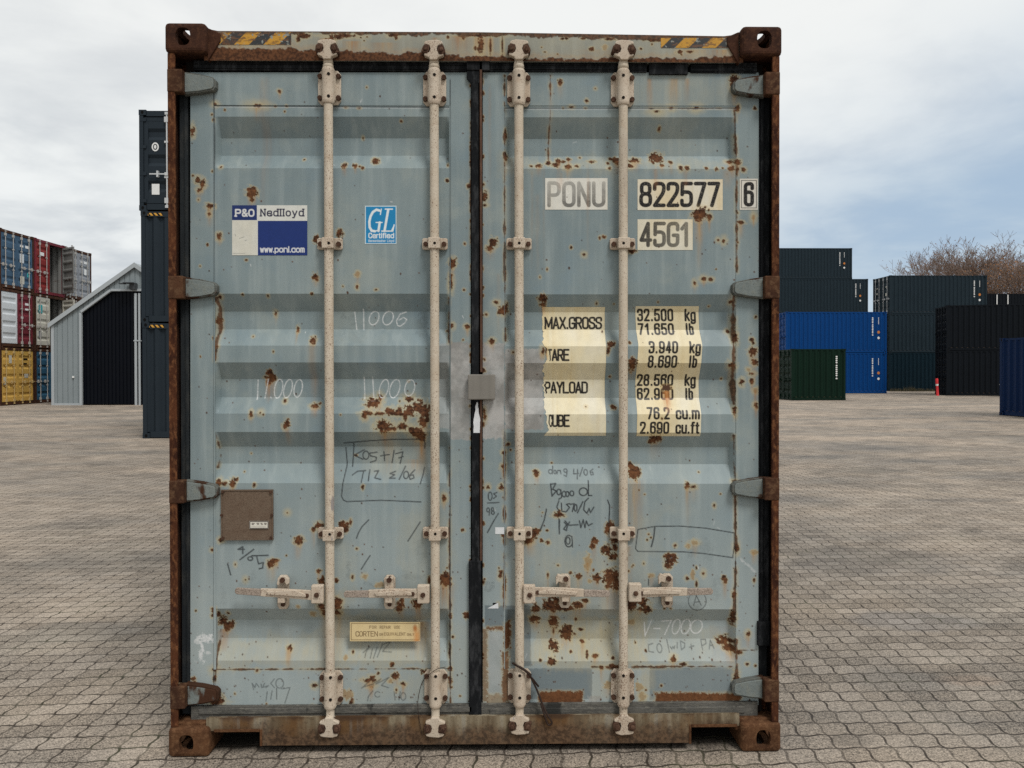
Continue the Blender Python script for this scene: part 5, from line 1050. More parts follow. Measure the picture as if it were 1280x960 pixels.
def decal(name, parent, x0, y0, x1, y1, yfun, paint, step=.45, mask=None, off=.0012, ref=.064, rusty=True, brk=()):
    ax, ay = axis(x0, x1, step), axis(y0, y1, step, brk); PX, PY = np.meshgrid(ax, ay); X, Z = P(PX, PY, ref)
    if mask: 
        X2, _ = P(PX+mask(PX, PY), PY, ref); X = X2
    Y = (yfun(PX, PY) if callable(yfun) else np.full(PX.shape, yfun))-off
    C = np.zeros(PX.shape+(4,)); C[..., 3] = 1
    paint(C, PX, PY)
    if rusty:
        A, B = weather(ax, ay); n = fbm(PX*1.2, PY*1.2, 50, 2)
        def mx(m, col): 
            for i in range(3): C[..., i] = C[..., i]*(1-m)+col[i]*m
        mx(np.clip(A[..., 1], 0, 1)*.6, (.62, .44, .18)); mx(np.clip(B[..., 2], 0, 1)*.85, (.55, .22, .06)); mx(A[..., 0]*(A[..., 0] > .2), (.09+.05*(n-.5), .042, .022))
    g = Grid(); g.raw(X, Y, Z, C, np.zeros_like(C)); return g.build(name, M_dec, parent, ('paint', 'spare'))
CREAM, INK = (.76, .68, .47), (.010, .008, .007)
def put(C, m, col):
    for i in range(3): C[..., i] = C[..., i]*(1-m)+col[i]*m
def base(C, PX, PY, col=CREAM, yel=.5):
    put(C, np.ones(PX.shape), col)
    n = fbm(PX*.03, PY*.012, 61, 4); put(C, np.clip((n-.42)*2.4, 0, 1)*yel, (.74, .55, .23)); v = vn(PX*.35, PY*.015, 66); put(C, np.clip(v-.6, 0, 1)*yel, (.60, .45, .20))
    put(C, np.clip(.42-n, 0, 1)*1.6, (.76, .75, .69))
def strokes(C, PX, PY, polys, wd, col, al=1.0):
    d = np.full(PX.shape, 1e9)
    for p_ in polys: d = np.minimum(d, seg_dist(PX, PY, p_))
    put(C, sst(d, wd/2+.38, wd/2-.38)*al, col)
def placard(parent, rect, rows, yfun, wd, yel=.5, ground=CREAM, name='number_placard', fade=None, box=None, mask=None, **kw):
    def paint(C, PX, PY):
        base(C, PX, PY, ground, yel)
        al = 1.0 if fade is None else fade(PX, PY)
        al = al*(1-.22*(fbm(PX*1.5, PY*1.5, 4, 2) > .72))
        for (t, x0, x1, yt, yb, *o) in rows: strokes(C, PX, PY, text_polys(t, x0+wd/2, x1-wd/2, yt+wd/2, yb-wd/2, *(o or ())), wd, INK, al)
        if box:
            bx0, by0, bx1, by1 = box; strokes(C, PX, PY, [[(bx0, by0), (bx1, by0), (bx1, by1), (bx0, by1), (bx0, by0)]], .9, INK, .9)
    return decal(name, parent, *rect, yfun, paint, mask=mask, **kw)
pb = [p[0]+.8 for p in PROF]
placard(DR, (681.5, 222.5, 759.5, 262), [('PONU', 684, 757, 226.5, 259, .40, .20)], FR, 4.6, .25, (.74, .72, .64), fade=lambda x, y: np.clip(.42+.35*(y-226)/32+.25*(fbm(x*.25, y*.25, 3, 3)-.5), 0, 1)*np.where(x < 700, .85, 1))
placard(DR, (797, 224, 903.5, 262.5), [('822577', 799, 900.5, 227, 259, .46, .22)], FR, 4.8, .55, (.76, .72, .60))
o = placard(DR, (924.5, 223.5, 947.3, 262.3), [('6', 929.3, 942.5, 227.5, 258.5)], YD, 4.7, .2, (.74, .72, .66), box=(926.6, 225.6, 945.4, 260))
placard(DR, (797, 274, 866, 312.5), [('45G1', 799.3, 862.5, 277, 309, .46, .22)], FR, 4.7, .5, (.74, .69, .54), fade=lambda x, y: np.clip(.95-.004*(x-800), 0, 1))
wav = lambda PX, PY: np.interp(PY, [382, 405, 430, 455, 480, 505, 545], [0, 1, 2.2, .6, .4, 1.0, 0])
tornL = lambda PX, PY: np.where(PX < 690, np.clip((690-PX)/11.5, 0, 1)*(2.2*(fbm(PX*0+3, PY*.22, 12, 3)-.35)*np.interp(PY, [383, 432, 440, 545], [.6, 1.6, 3.2, 2])+np.interp(PY, [383, 430, 436, 460, 500, 538, 545], [0, 0, 4, 1, 1, 6, 2])), 0)
placard(DR, (678.3, 383, 757.6, 545), [('MAX.GROSS', 681, 754.5, 395, 411, .47, .16), ('TARE', 682, 712, 436, 451.5, .47, .13), ('PAYLOAD', 680.5, 736.5, 477, 492.5, .47, .14), ('CUBE', 682.5, 712.5, 518, 534, .47, .14)], FR, 2.55, .75, name='weight_placard', mask=tornL, brk=pb)
placard(DR, (796, 382, 876, 545.5), [('32.500', 798, 844, 385, 401, .42, .28), ('kg', 858, 872.5, 385, 401, .42, .28), ('71.650', 798, 844, 403, 418.5, .42, .28), ('lb', 858.5, 869, 403, 418.5, .42, .4),
    ('3.940', 809, 846, 426, 442, .42, .28), ('kg', 860, 874.5, 426, 442, .42, .28), ('8.690', 809, 846, 444, 460, .42, .28), ('lb', 860.5, 871, 444, 460, .42, .4),
    ('28.560', 797.5, 844, 467.5, 483, .42, .28), ('kg', 858, 872.5, 467.5, 483, .42, .28), ('62.960', 797.5, 844, 485, 500.5, .42, .28), ('lb', 858.5, 869, 485, 500.5, .42, .4),
    ('76.2', 808, 837, 509, 524.5, .42, .26), ('cu.m', 844, 874.5, 509, 524.5, .42, .26), ('2.690', 799.5, 836.5, 527, 542.5, .42, .26), ('cu.ft', 844, 874.5, 527, 542.5, .42, .26)], FR, 2.65, .55, name='weight_placard', mask=wav, brk=pb)
NAVY = (.012, .03, .135)
def p_logo(C, PX, PY):
    put(C, np.ones(PX.shape), (.70, .70, .64))
    put(C, ((PX < 321) & (PY < 275.2))*1.0, NAVY); put(C, ((PX > 322) & (PY > 275.8))*1.0, (.010, .032, .17))
    put(C, ((PX < 321) & (PY > 275.6))*np.clip(.55*fbm(PX*.08, PY*.03, 8, 3), 0, 1), (.62, .56, .40))
    strokes(C, PX, PY, text_polys('P&O', 294.5, 317, 262, 270, .62, .28, .9), 1.9, (.72, .72, .70)); strokes(C, PX, PY, text_polys('Nedlloyd', 326, 379, 261.5, 269.8, .58, .34, .9), 1.7, (.03, .03, .06))
    strokes(C, PX, PY, text_polys('www.ponl.com', 325.5, 380, 308.3, 315, .66, .24), 1.35, (.72, .73, .74))
    strokes(C, PX, PY, [[(291.5, 316.8), (306, 316.8)]], .7, (.1, .1, .1), .5)
    strokes(C, PX, PY, [[(293.6, 292.5), (294.4, 295)], [(299, 298), (305, 296)], [(306, 301), (308, 300)]], .7, (.1, .12, .12), .7)
decal('company_sign', DL, 290, 256.5, 384, 319, FL, p_logo, .4, rusty=False)
def p_gl(C, PX, PY):
    put(C, np.ones(PX.shape), (.62, .72, .74)); d = np.maximum(np.maximum(457.2-PX, PX-494.6), np.maximum(258.2-PY, PY-304)); put(C, sst(d, .35, -.35), (.012, .24, .50))
    Wt = (.80, .84, .84)
    strokes(C, PX, PY, [[(474, 263), (470.5, 262), (466, 265), (463, 270.5), (461.6, 277), (462, 284), (464.5, 288.3), (468.5, 289)]], 3.0, Wt)
    strokes(C, PX, PY, [[(468, 289), (472, 288), (474, 286)], [(476.6, 261.2), (475.4, 268)], [(474, 263), (476, 265)], [(470, 278), (477.6, 278)]], 1.3, Wt)
    strokes(C, PX, PY, [[(474.6, 278), (473, 288.6)], [(485.2, 262), (480.6, 288.5)]], 2.9, Wt); strokes(C, PX, PY, [[(481.5, 261.3), (490.5, 261.3)], [(477.2, 288.8), (491, 288.8)], [(491, 288.6), (492.6, 281)], [(489.6, 288), (491.6, 284)]], 1.5, Wt)
    strokes(C, PX, PY, text_polys('Certified', 461, 492, 291.5, 297.2, .62, .28), 1.2, Wt); strokes(C, PX, PY, text_polys('Germanischer Lloyd', 460.6, 492.4, 299.6, 302.2, .62, .35), .6, Wt, .75)
decal('certificate_sticker', DL, 456, 257, 495.6, 305, FL, p_gl, .35, rusty=False)
def p_cor(C, PX, PY):
    base(C, PX, PY, (.72, .58, .33), .3); d = np.maximum(np.maximum(439.3-PX, PX-523.6), np.maximum(779-PY, PY-800)); 
    strokes(C, PX, PY, [[(439.2, 779), (524, 779), (524, 799.6), (439.2, 799.6), (439.2, 779)]], .9, (.12, .06, .02), .8)
    br = (.14, .075, .03)
    strokes(C, PX, PY, text_polys('FOR', 462, 470.5, 782.2, 785.4, .6, .4)+text_polys('REPAIR', 475, 488, 782.2, 785.4, .6, .4)+text_polys('USE', 493, 500, 782.2, 785.4, .6, .4), .7, br, .8)
    strokes(C, PX, PY, text_polys('CORTEN', 445, 472, 789.2, 795, .62, .22), .85, br, .95); strokes(C, PX, PY, text_polys('OR', 474.5, 478.8, 791.6, 794.2, .6, .4)+text_polys('EQUIVALENT', 480.5, 507, 790.6, 794, .6, .3)+text_polys('ONLY', 509, 517.5, 791.6, 794.2, .6, .4), .75, br, .75)
    dx = np.hypot((PX-519)/3, (PY-785)/5); put(C, sst(dx, 1.4, .2)*.9, (.40, .13, .03)); put(C, np.exp(-((PX-521)/4)**2)*np.clip((PY-782)/10, 0, 1)*.75, (.62, .25, .06))
decal('repair_plate', DL, 437.5, 777.3, 525.3, 801.3, lambda a, b: FL(a, np.full_like(b, 800))*0+YD-.001, p_cor, .35, rusty=False)
def p_white(C, PX, PY): put(C, np.ones(PX.shape), (.72, .74, .75))
decal('white_sticker', DR, 619, 659, 630.3, 667.5, YD, p_white, 1.2, rusty=False)
tri = lambda PX, PY: np.where(PX < 616, (753.5+7-PY)*1.9*np.clip((616-PX)/7, 0, 1), 0)
decal('torn_white_sticker', DR, 609, 753.5, 623, 760.5, YD, p_white, .8, mask=tri, rusty=False)

# --- document plate on the left door
mb = MB(); xa, zt = P1(277, 612); xb, zb = P1(342, 674.5); yp = YD-.006
mb.box(xa, xb, yp, YD+.001, zb, zt)
t = .004
for q in ((xa, xa+t, zb, zt), (xb-t, xb, zb, zt)): mb.box(q[0], q[1], yp-.003, yp+.001, q[2], q[3])
for q in ((zb, zb+t), (zt-t, zt)): mb.box(xa+t, xb-t, yp-.003, yp+.001, q[0], q[1])
mb.cur = 1
for (px, py) in ((279.5, 614.5), (339.5, 614.5), (279.5, 672), (339.5, 672), (278, 643.5), (340.6, 643.5)):
    x, z = P1(px, py); mb.tube((x, yp-.007, z), (x, yp, z), .006, .006, 8)
M_plate = rust_mat('brown_plate_paint', (.145, .10, .070), (.17, .125, .09), (.105, .072, .05), 30)
mb.build('document_plate', [M_plate, M_bolt], DL)
def p_stk(C, PX, PY):
    put(C, np.ones(PX.shape), (.72, .69, .60)); strokes(C, PX, PY, [[(313.3, 651.3), (336, 651.3), (336, 659.8), (313.3, 659.8), (313.3, 651.3)]], 1.1, (.05, .03, .03))
    strokes(C, PX, PY, [[(316, 653.6), (319, 653.6)], [(322, 653.6), (324.4, 653.6)], [(327, 653.6), (328.6, 653.6)], [(331.5, 653.6), (334, 653.6)], [(316, 655), (318, 655)], [(323, 655), (324, 655)], [(328, 655), (329, 655)], [(332, 655), (333.5, 655)]], 1.0, (.08, .05, .05)); strokes(C, PX, PY, [[(315, 657.6), (333, 657.8)]], .6, (.2, .15, .15), .5)
decal('serial_sticker', DL, 312.6, 650.6, 336.6, 660.4, yp, p_stk, .4, rusty=False, off=.004)

# --- seals
def pbox(mb, px0, py0, px1, py1, y0, y1, ref=.064):
    xa, zt = P1(px0, py0, ref); xb, zb = P1(px1, py1, ref); mb.box(xa, xb, y0, y1, zb, zt)
mb = MB(); pbox(mb, 589, 92, 599.5, 892, .050, .11); pbox(mb, 583.5, 72, 612, 90, .046, .11)
xa, zt = P1(583.5, 90); xb, zb = P1(599.5, 106); mb.prism([(xa, zt), (xb, zt), (xb, zb), (P1(589, 106)[0], zb), (xa, P1(583, 100)[1])], .0495, .06)
pbox(mb, 586, 700, 602, 893, .047, .06); pbox(mb, 578, 92, 614, 892, .121, .13)  # back plate added to stop light leaking between the doors
mb.build('centre_seal', M_gask, root, .003)
mb = MB(); pbox(mb, 599.8, 70, 603.2, 465, .046, .11); pbox(mb, 599.8, 500, 603, 700, .050, .11); mb.build('seal_retainer', rust_mat('rusty_retainer', (.06, .035, .026), (.11, .06, .04), (.16, .09, .06), 12, (1, 1, .3)), root)
mb = MB(); pbox(mb, 243, 76.5, 583, 90, .056, .10); pbox(mb, 612.5, 77, 808, 91, .056, .10); pbox(mb, 863, 79, 945, 92, .056, .10); pbox(mb, 811, 78, 859, 94, .053, .10)
for y_ in (81, 86): pbox(mb, 243, y_, 583, y_+2, .052, .06); pbox(mb, 612.5, y_+.6, 808, y_+2.4, .052, .06); pbox(mb, 863, y_+2, 945, y_+4, .052, .06)
mb.build('top_seal', M_gask, root, .002)
mb = MB(); pbox(mb, 223.5, 92, 237.4, 893, .070, .12); pbox(mb, 230, 92, 233.5, 880, .064, .072); mb.build('side_seal', M_sgask, root, .003)
mb = MB(); pbox(mb, 948.6, 93, 962, 780, .070, .12); pbox(mb, 946, 776, 961, 806, .050, .12); pbox(mb, 949, 806, 959, 846, .066, .12); pbox(mb, 951.5, 93, 954.5, 776, .064, .072); mb.build('side_seal', M_gask, root, .003)
mb = MB(); pbox(mb, 240, 881.5, 946, 896, .052, .10); pbox(mb, 250, 884, 590, 888, .047, .055); pbox(mb, 612, 884, 930, 889, .048, .055); mb.build('bottom_seal', M_gaskb, root, .002)

decal('white_paint_smear', root, 592, 503, 600, 541, .050, p_white, .8, mask=lambda PX, PY: (596.4-PX)*np.clip((526-PY)/30, 0, .8)+1.2*(fbm(PX*.2, PY*.25, 19, 2)-.5), rusty=False, ref=.05)
# --- header, sill
YH, YS = .038, .022
g = Grid(); axh = axis(255, 929, .8); ayh = axis(37, 79, .8)
A, B = weather(axh, ayh); PX, PY = np.meshgrid(axh, ayh)
topl = np.interp(axh, [255, 262, 272, 300, 600, 905, 918, 929], [33, 36.5, 38.6, 38.8, 40.2, 45.2, 43.5, 40]); botl = np.interp(axh, [255, 600, 929], [75.6, 76, 78.5])
PYw = topl[None, :]+(PY-37)/(79-37)*(botl-topl)[None, :]
X, Z = P(PX, PYw, YH); g.raw(X, np.full(X.shape, YH), Z, A, B)
xa, zt = P1(256, 42, YH); xb, zb = P1(928, 76, YH); mb = MB(); mb.box(xa, xb, YH+.002, YH+.10, P1(600, 75.5, YH)[1], P1(600, 46, YH)[1]-.002); g.solid(mb)
header = g.build('header', M_head, root)
def p_haz(x0, sl, ph):
    def f(C, PX, PY):
        t = np.mod((PX+(PY-38)*1.0-x0)/sl+ph, 2); put(C, np.ones(PX.shape), (.56, .29, .035)); put(C, sst(np.abs(t-1), .52, .46)*1.0, (.035, .038, .04))
        n = fbm(PX*.25, PY*.25, 91, 3); put(C, sst(n, .67, .73), (.27, .28, .25)); put(C, sst(fbm(PX*.12, PY*.5, 14, 3), .60, .68)*.8, (.16, .08, .04)); put(C, np.clip(sst(n, .40, .28)*.6+sst(PX, 300, 275)*sst(n, .62, .45)*(x0 < 400), 0, 1), (.13, .06, .025)); put(C, sst(PY-38+n*6, 9.5 if x0 < 400 else 13, 6 if x0 < 400 else 9.5)*(n > .5)*.7, (.10, .05, .028))
    return f
decal('hazard_tape', header, 262, 40.5, 364, 56, YH, p_haz(292, 18.5, .5), .45, ref=YH, rusty=False)
decal('hazard_tape', header, 826, 47.5, 921, 60, YH, p_haz(845, 17, .3), .45, ref=YH, rusty=False)
# sill with its two notches, outline measured on the front plane
def sill():
    g = Grid(); out = np.array([(266, 897), (921, 894)])
    def up(px): return np.interp(px, [255, 600, 930], [897, 895, 891])
    for (x0, x1, lo0, lo1) in ((258, 325.5, 914, 913.4), (325.5, 863.5, 932, 928.5), (863.5, 924, 908, 907.4)):
        ax = axis(x0, x1, 2.0); ay = np.linspace(0, 1, 30); PX, T = np.meshgrid(ax, ay); lo = lo0+(lo1-lo0)*(PX-x0)/(x1-x0)
        PY = up(PX)+T*(lo-up(PX)); X, Z = P(PX, PY, YS); z0 = np.zeros(PX.shape+(4,)); g.raw(X, np.full(X.shape, YS)-.0025*np.sin(T*math.pi), Z, z0, z0)
        xa, za = P1(x0, lo0, YS); xb, _ = P1(x1, lo1, YS); mb = MB(); mb.box(xa+.001, xb-.001, YS+.0015, YS+.09, za+.003, P1(600, 897, YS)[1]); g.solid(mb)
    o = g.build('sill', M_sill, root)
    for h, v in (((268, 324.8, 911.5, 914.2), (325.2, 328, 911.5, 932)), ((864.2, 921, 905.2, 908), (861.2, 863.8, 905.2, 929))):
        for nm, q in (('notch_top_rim', h), ('notch_side_rim', v)):
            mb = MB(); pbox(mb, q[0], q[2], q[1], q[3], YS-.004, YS+.035, YS); mb.build(nm, M_castB, o)
sill()

# --- corner castings with real openings
def casting(x, y, z, m, top, front):
    mb = MB(); sx = 1 if x > 0 else -1
    mb.box(-.081, .081, 0, .178, 0, .118); me = mb.mesh('corner_casting'); o = link('corner_casting', me, root, [m]); o.location = (x-sx*.081, y if front else y-.178, z)
    bv = o.modifiers.new('bevel', 'BEVEL'); bv.width = .017; bv.segments = 3
    def cut(mk, bev=0):
        c = link('cutter', mk.mesh('cutter')); c.location = o.location
        bo = o.modifiers.new('cut', 'BOOLEAN'); bo.operation = 'DIFFERENCE'; bo.solver = 'EXACT'; bo.object = c; return c
    cs = []
    k = MB(); k.box(-.056, .056, .026, .152, .022, .096); cs.append(cut(k))
    k = MB(); a = np.linspace(0, 2*math.pi, 28, endpoint=False)
    fy = -.05 if front else .10; cx_ = sx*.008; hz_ = .062 if top else .056
    rx_, rz_ = .029, .035
    sup = lambda t, n=2.6: (math.copysign(abs(math.cos(t))**(2/n), math.cos(t)), math.copysign(abs(math.sin(t))**(2/n), math.sin(t)))
    pts = [(cx_+rx_*sup(t)[0], hz_+rz_*sup(t)[1]) for t in a]
    k.prism(pts, fy, fy+.12); cs.append(cut(k))
    k = MB(); pts = [(.089+.044*sup(t)[0], .059+.033*sup(t)[1]) for t in a]; sd0 = .03 if sx > 0 else -.13; b0 = len(pts)
    vs = [(sd0, p_[0], p_[1]) for p_ in pts]+[(sd0+.10, p_[0], p_[1]) for p_ in pts]
    k.add(vs, [list(range(b0-1, -1, -1)), list(range(b0, 2*b0))]+[(i, (i+1) % b0, b0+(i+1) % b0, b0+i) for i in range(b0)]); cs.append(cut(k))
    k = MB(); zz = .05 if top else -.05
    vs = [(.031*sup(t)[0], .089+.06*sup(t)[1], zz) for t in a]+[(.031*sup(t)[0], .089+.06*sup(t)[1], zz+.11) for t in a]
    k.add(vs, [list(range(b0-1, -1, -1)), list(range(b0, 2*b0))]+[(i, (i+1) % b0, b0+(i+1) % b0, b0+i) for i in range(b0)]); cs.append(cut(k))
    bpy.context.view_layer.update()
    ev = o.evaluated_get(bpy.context.evaluated_depsgraph_get()); nm = bpy.data.meshes.new_from_object(ev)
    o.modifiers.clear(); o.data = nm; nm.name = 'corner_casting'
    for c in cs: bpy.data.objects.remove(c)
    return o
for x in (-HW, HW):
    for top in (0, 1):
        casting(x, 0, (HT-.118) if top else 0, M_castT if top else M_castB, top, True)
        c = casting(x, LC, (HT-.118) if top else 0, M_castT if top else M_castB, top, False)
# gussets between castings and rails
mb = MB(); xa, z0 = P1(258, 33, .02); xb, z1 = P1(274, 40, .02); mb.prism([(xa, z0), (xb, z1), (xb, z1-.03), (xa, z1-.11)], .0305, .06); mb.build('gusset', M_castT, root, .003)
mb = MB(); xa, z0 = P1(925, 38, .02); xb, z1 = P1(910, 44.5, .02); mb.prism([(xa, z0), (xb, z1), (xb, z1-.03), (xa, z1-.11)], .0305, .06); mb.build('gusset', M_castT, root, .003)
for s, x0 in ((-1, 218), (1, 916)):
    mb = MB(); pbox(mb, x0, 898 if s < 0 else 893, x0+50, 915 if s < 0 else 908, .03, .10); mb.build('gusset', M_castB, root, .006)

# --- corner posts with hinge lugs
HY = ((108.5, 361, 611, 862), (108.5, 360.5, 610, 859.5))
def bx(s, a, b_): return (min(s*a, s*b_), max(s*a, s*b_))
for i, s in enumerate((-1, 1)):
    mb = MB(); z0, z1 = .117, HT-.117
    x0, x1 = bx(s, HW-.008, HW-.037); mb.box(x0, x1, .010, .022, z0, z1)             # front flange
    x0, x1 = bx(s, HW-.008, HW-.014); mb.box(x0, x1, .022, .15, z0, z1)               # outer web
    x0, x1 = bx(s, HW-.020, HW-.115); mb.box(x0, x1, .125, .15, z0, z1)               # back
    po = mb.build('corner_post', M_post, root, .003)
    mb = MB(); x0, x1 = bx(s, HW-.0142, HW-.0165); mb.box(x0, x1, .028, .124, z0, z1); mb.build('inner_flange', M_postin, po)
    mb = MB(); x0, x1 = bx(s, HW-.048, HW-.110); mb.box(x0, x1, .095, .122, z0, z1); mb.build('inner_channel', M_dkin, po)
    for y_ in HY[i]:
        z = P1(600, y_)[1]; mb = MB(); hh = .045
        x0, x1 = bx(s, HW-.007, HW-.066); mb.box(x0, x1, .007, .05, z-hh, z+hh); lg = mb.build('hinge_lug', M_lug, po, .004)
        # hinge blade, wide at the post and narrowing over the door stile
        d = (DL, DR)[i]; sg = lambda v: s*v
        pts = [(sg(HW-.056), z-hh*.98), (sg(HW-.056), z+hh*.98), (sg(HW-.12), z+hh*.80), (sg(HW-.176), z+hh*.52), (sg(HW-.188), z+hh*.25), (sg(HW-.188), z-hh*.35), (sg(HW-.178), z-hh*.62), (sg(HW-.12), z-hh*.86)]
        mb = MB(); mb.prism(pts, .036, .068)
        pin = [(sg(HW-.067), z-hh*.84), (sg(HW-.067), z+hh*.80), (sg(HW-.12), z+hh*.66), (sg(HW-.174), z+hh*.42), (sg(HW-.180), z+hh*.2), (sg(HW-.180), z-hh*.34), (sg(HW-.172), z-hh*.52), (sg(HW-.12), z-hh*.74)]
        mb.cur = 1; mb.prism(pin, .0315, .037); mb.cur = 0
        mb.cur = 0; mb.tube((sg(HW-.06), .040, z-hh*.90), (sg(HW-.178), .043, z-hh*.58), .0055, .005, 8)
        mb.build('hinge', [M_rim, M_hinge], d, .0022)
    # rear post
    mb = MB(); x0, x1 = bx(s, HW-.008, HW-.11); mb.box(x0, x1, LC-.12, LC-.01, .117, HT-.117); mb.build('corner_post', M_post, root)

# --- box body behind
pts = corr_wall(LC-.34, 1, .278); 
for s in (-1, 1):
    mb = MB(); vs = []
    for q, o_ in pts: vs += [(s*(HW-.022+o_*1.0), .17+q, .155), (s*(HW-.022+o_*1.0), .17+q, HT-.11)]
    fs = [(2*i, 2*i+2, 2*i+3, 2*i+1) if s > 0 else (2*i, 2*i+1, 2*i+3, 2*i+2) for i in range(len(pts)-1)]
    mb.add(vs, fs); mb.build('side_wall', M_body, root)
    mb = MB(); x0, x1 = bx(s, HW-.012, HW-.05); mb.box(x0, x1, .175, LC-.175, .03, .16); mb.build('bottom_rail', M_castB, root)
    mb = MB(); x0, x1 = bx(s, HW-.012, HW-.075); mb.box(x0, x1, .175, LC-.175, HT-.115, HT-.05); mb.build('top_rail', M_body, root)
mb = MB(); mb.box(-HW+.06, HW-.06, .13, LC-.06, HT-.075, HT-.055); mb.build('roof', M_body, root)
mb = MB(); mb.box(-HW+.05, HW-.05, .12, LC-.06, .135, .17); mb.build('floor', M_floor, root)
mb = MB(); mb.box(-HW+.1, HW-.1, LC-.06, LC-.03, .1, HT-.1); mb.build('end_wall', M_body, root)
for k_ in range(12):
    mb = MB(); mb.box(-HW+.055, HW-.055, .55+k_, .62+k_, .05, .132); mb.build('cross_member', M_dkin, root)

# --- lock rods with brackets, cams, keepers and handles
YR = .034
def poly_px(pts, cx, cy, sx=1, sy=1): return [P1(cx+sx*a, cy+sy*b2, YR) for a, b2 in pts]
def bolt(mb, px, py, y, r=.011, cur=1, hx=6, ref=YR, h=.012):
    x, z = P1(px, py, ref); c0 = mb.cur; mb.cur = cur; mb.tube((x, y-h, z), (x, y+.002, z), r, r, hx); mb.cur = c0
def bracket_big(rod, cx, cy, taper):
    mb = MB(); hw, hh = 14.5, 21.5
    pts = [(-hw, -hh+5), (-hw+4, -hh), (hw-4, -hh), (hw, -hh+5), (hw, hh-5), (hw-4, hh), (-hw+4, hh), (-hw, hh-5)]
    mb.prism(poly_px(pts, cx, cy), .054, .0632)
    x, z0 = P1(cx, cy+21, YR); _, z1 = P1(cx, cy-21, YR); r = .0242
    mb.lathe(x, YR, [(z0-.004, .0215), (z0+.004, r+.001), (z0+.010, r), (z1-.010, r), (z1-.004, r+.001), (z1+.004, .0215)], 24)
    for s in (-1, 1):     # folded wings between housing and plate
        xw = x+s*.0225; mb.box(min(xw, xw+s*.004), max(xw, xw+s*.004), .040, .056, z0+.012, z1-.012)
    for a in (-11.6, 11.8):
        for b2 in (-13.8, 13.4): bolt(mb, cx+a, cy+b2, .055, .0105)
    mb.cur = 2
    for b2 in (-15.5, 12.3):
        xx, zz = P1(cx+.2, cy+b2, YR-.024); mb.tube((xx, YR-.0252, zz), (xx, YR-.02, zz), .0062, .0062, 10)
    return mb.build('bearing_bracket', [M_brk, M_bolt, M_bolth], rod, .0025)
def bracket_small(rod, cx, cy):
    mb = MB(); pts = [(-16, -6), (-14, -7.3), (14, -7.3), (16, -6), (16, 6), (14, 7.3), (-14, 7.3), (-16, 6)]
    mb.prism(poly_px(pts, cx, cy), .050, .0632)
    x, z0 = P1(cx, cy+7.4, YR); _, z1 = P1(cx, cy-6.2, YR); mb.box(x-.0235, x+.0235, .0095, .052, z0, z1)
    for a in (-11.4, 11.6): bolt(mb, cx+a, cy+.6, .051, .0105)
    mb.cur = 2; xx, zz = P1(cx+.2, cy, YR-.02); mb.tube((xx, .0088, zz), (xx, .012, zz), .0058, .0058, 10)
    return mb.build('guide_bracket', [M_brk, M_bolt, M_bolth], rod, .003)
CAM_ = [(-4.4, 13.5), (-6, 10.5), (-11.8, 8.2), (-11.6, 5.4), (-5.6, 4.2), (-4, 0), (-5.4, -4.2), (-12, -6.2), (-11, -9.4), (-6.5, -10.6), (4, -11.4), (10.2, -9.6), (11.6, -6.4), (5.2, -4), (4, 0), (5.4, 4.2), (12.6, 5.4), (12.4, 7.8), (6, 10.5), (4.4, 13.5)]
def cam_end(rod, cx, cy, sx, sy):
    mb = MB(); mb.prism(poly_px(CAM_, cx, cy, sx, sy), .006, .030); return mb.build('cam', M_brk, rod, .003)
def keeper(cx, cy, rot, YB):
    rn = random.Random(int(cx*7+cy)); mb = MB(); x, z = P1(cx, cy, YR); w_, h = .0145, .0185
    q = [(-w_, -h*.8), (-w_*.5, -h), (w_*.8, -h*.9), (w_*1.05, -h*.2), (w_*.8, h), (-w_*.3, h*1.05), (-w_, h*.5)]
    q = [(x+(a*math.cos(rot)-b2*math.sin(rot))*rn.uniform(.85, 1.15), z+a*math.sin(rot)+b2*math.cos(rot)) for a, b2 in q]
    mb.prism(q, .003, YB+.002); q2 = [(x+(a-x)*.55, z+(c-z)*.55) for a, c in q]; mb.prism(q2, -.004, .004)
    mb.build('cam_keeper', M_keeper, root, .004)
RODS = [(409.6, 411.0, -1, 742), (541.8, 543.6, -1, 742), (647.8, 649.3, 1, 742), (779.2, 779.0, 1, 740)]
HSPEC = [(-1, 405, 390, 383, 294, 354, 738.5, 744), (-1, 537, 522, 515, 430, 487, 742.5, 742), (1, 654, 669, 673, 762, 706, 742, 740), (1, 785.5, 801, 803, 891, 834, 739, 741)]
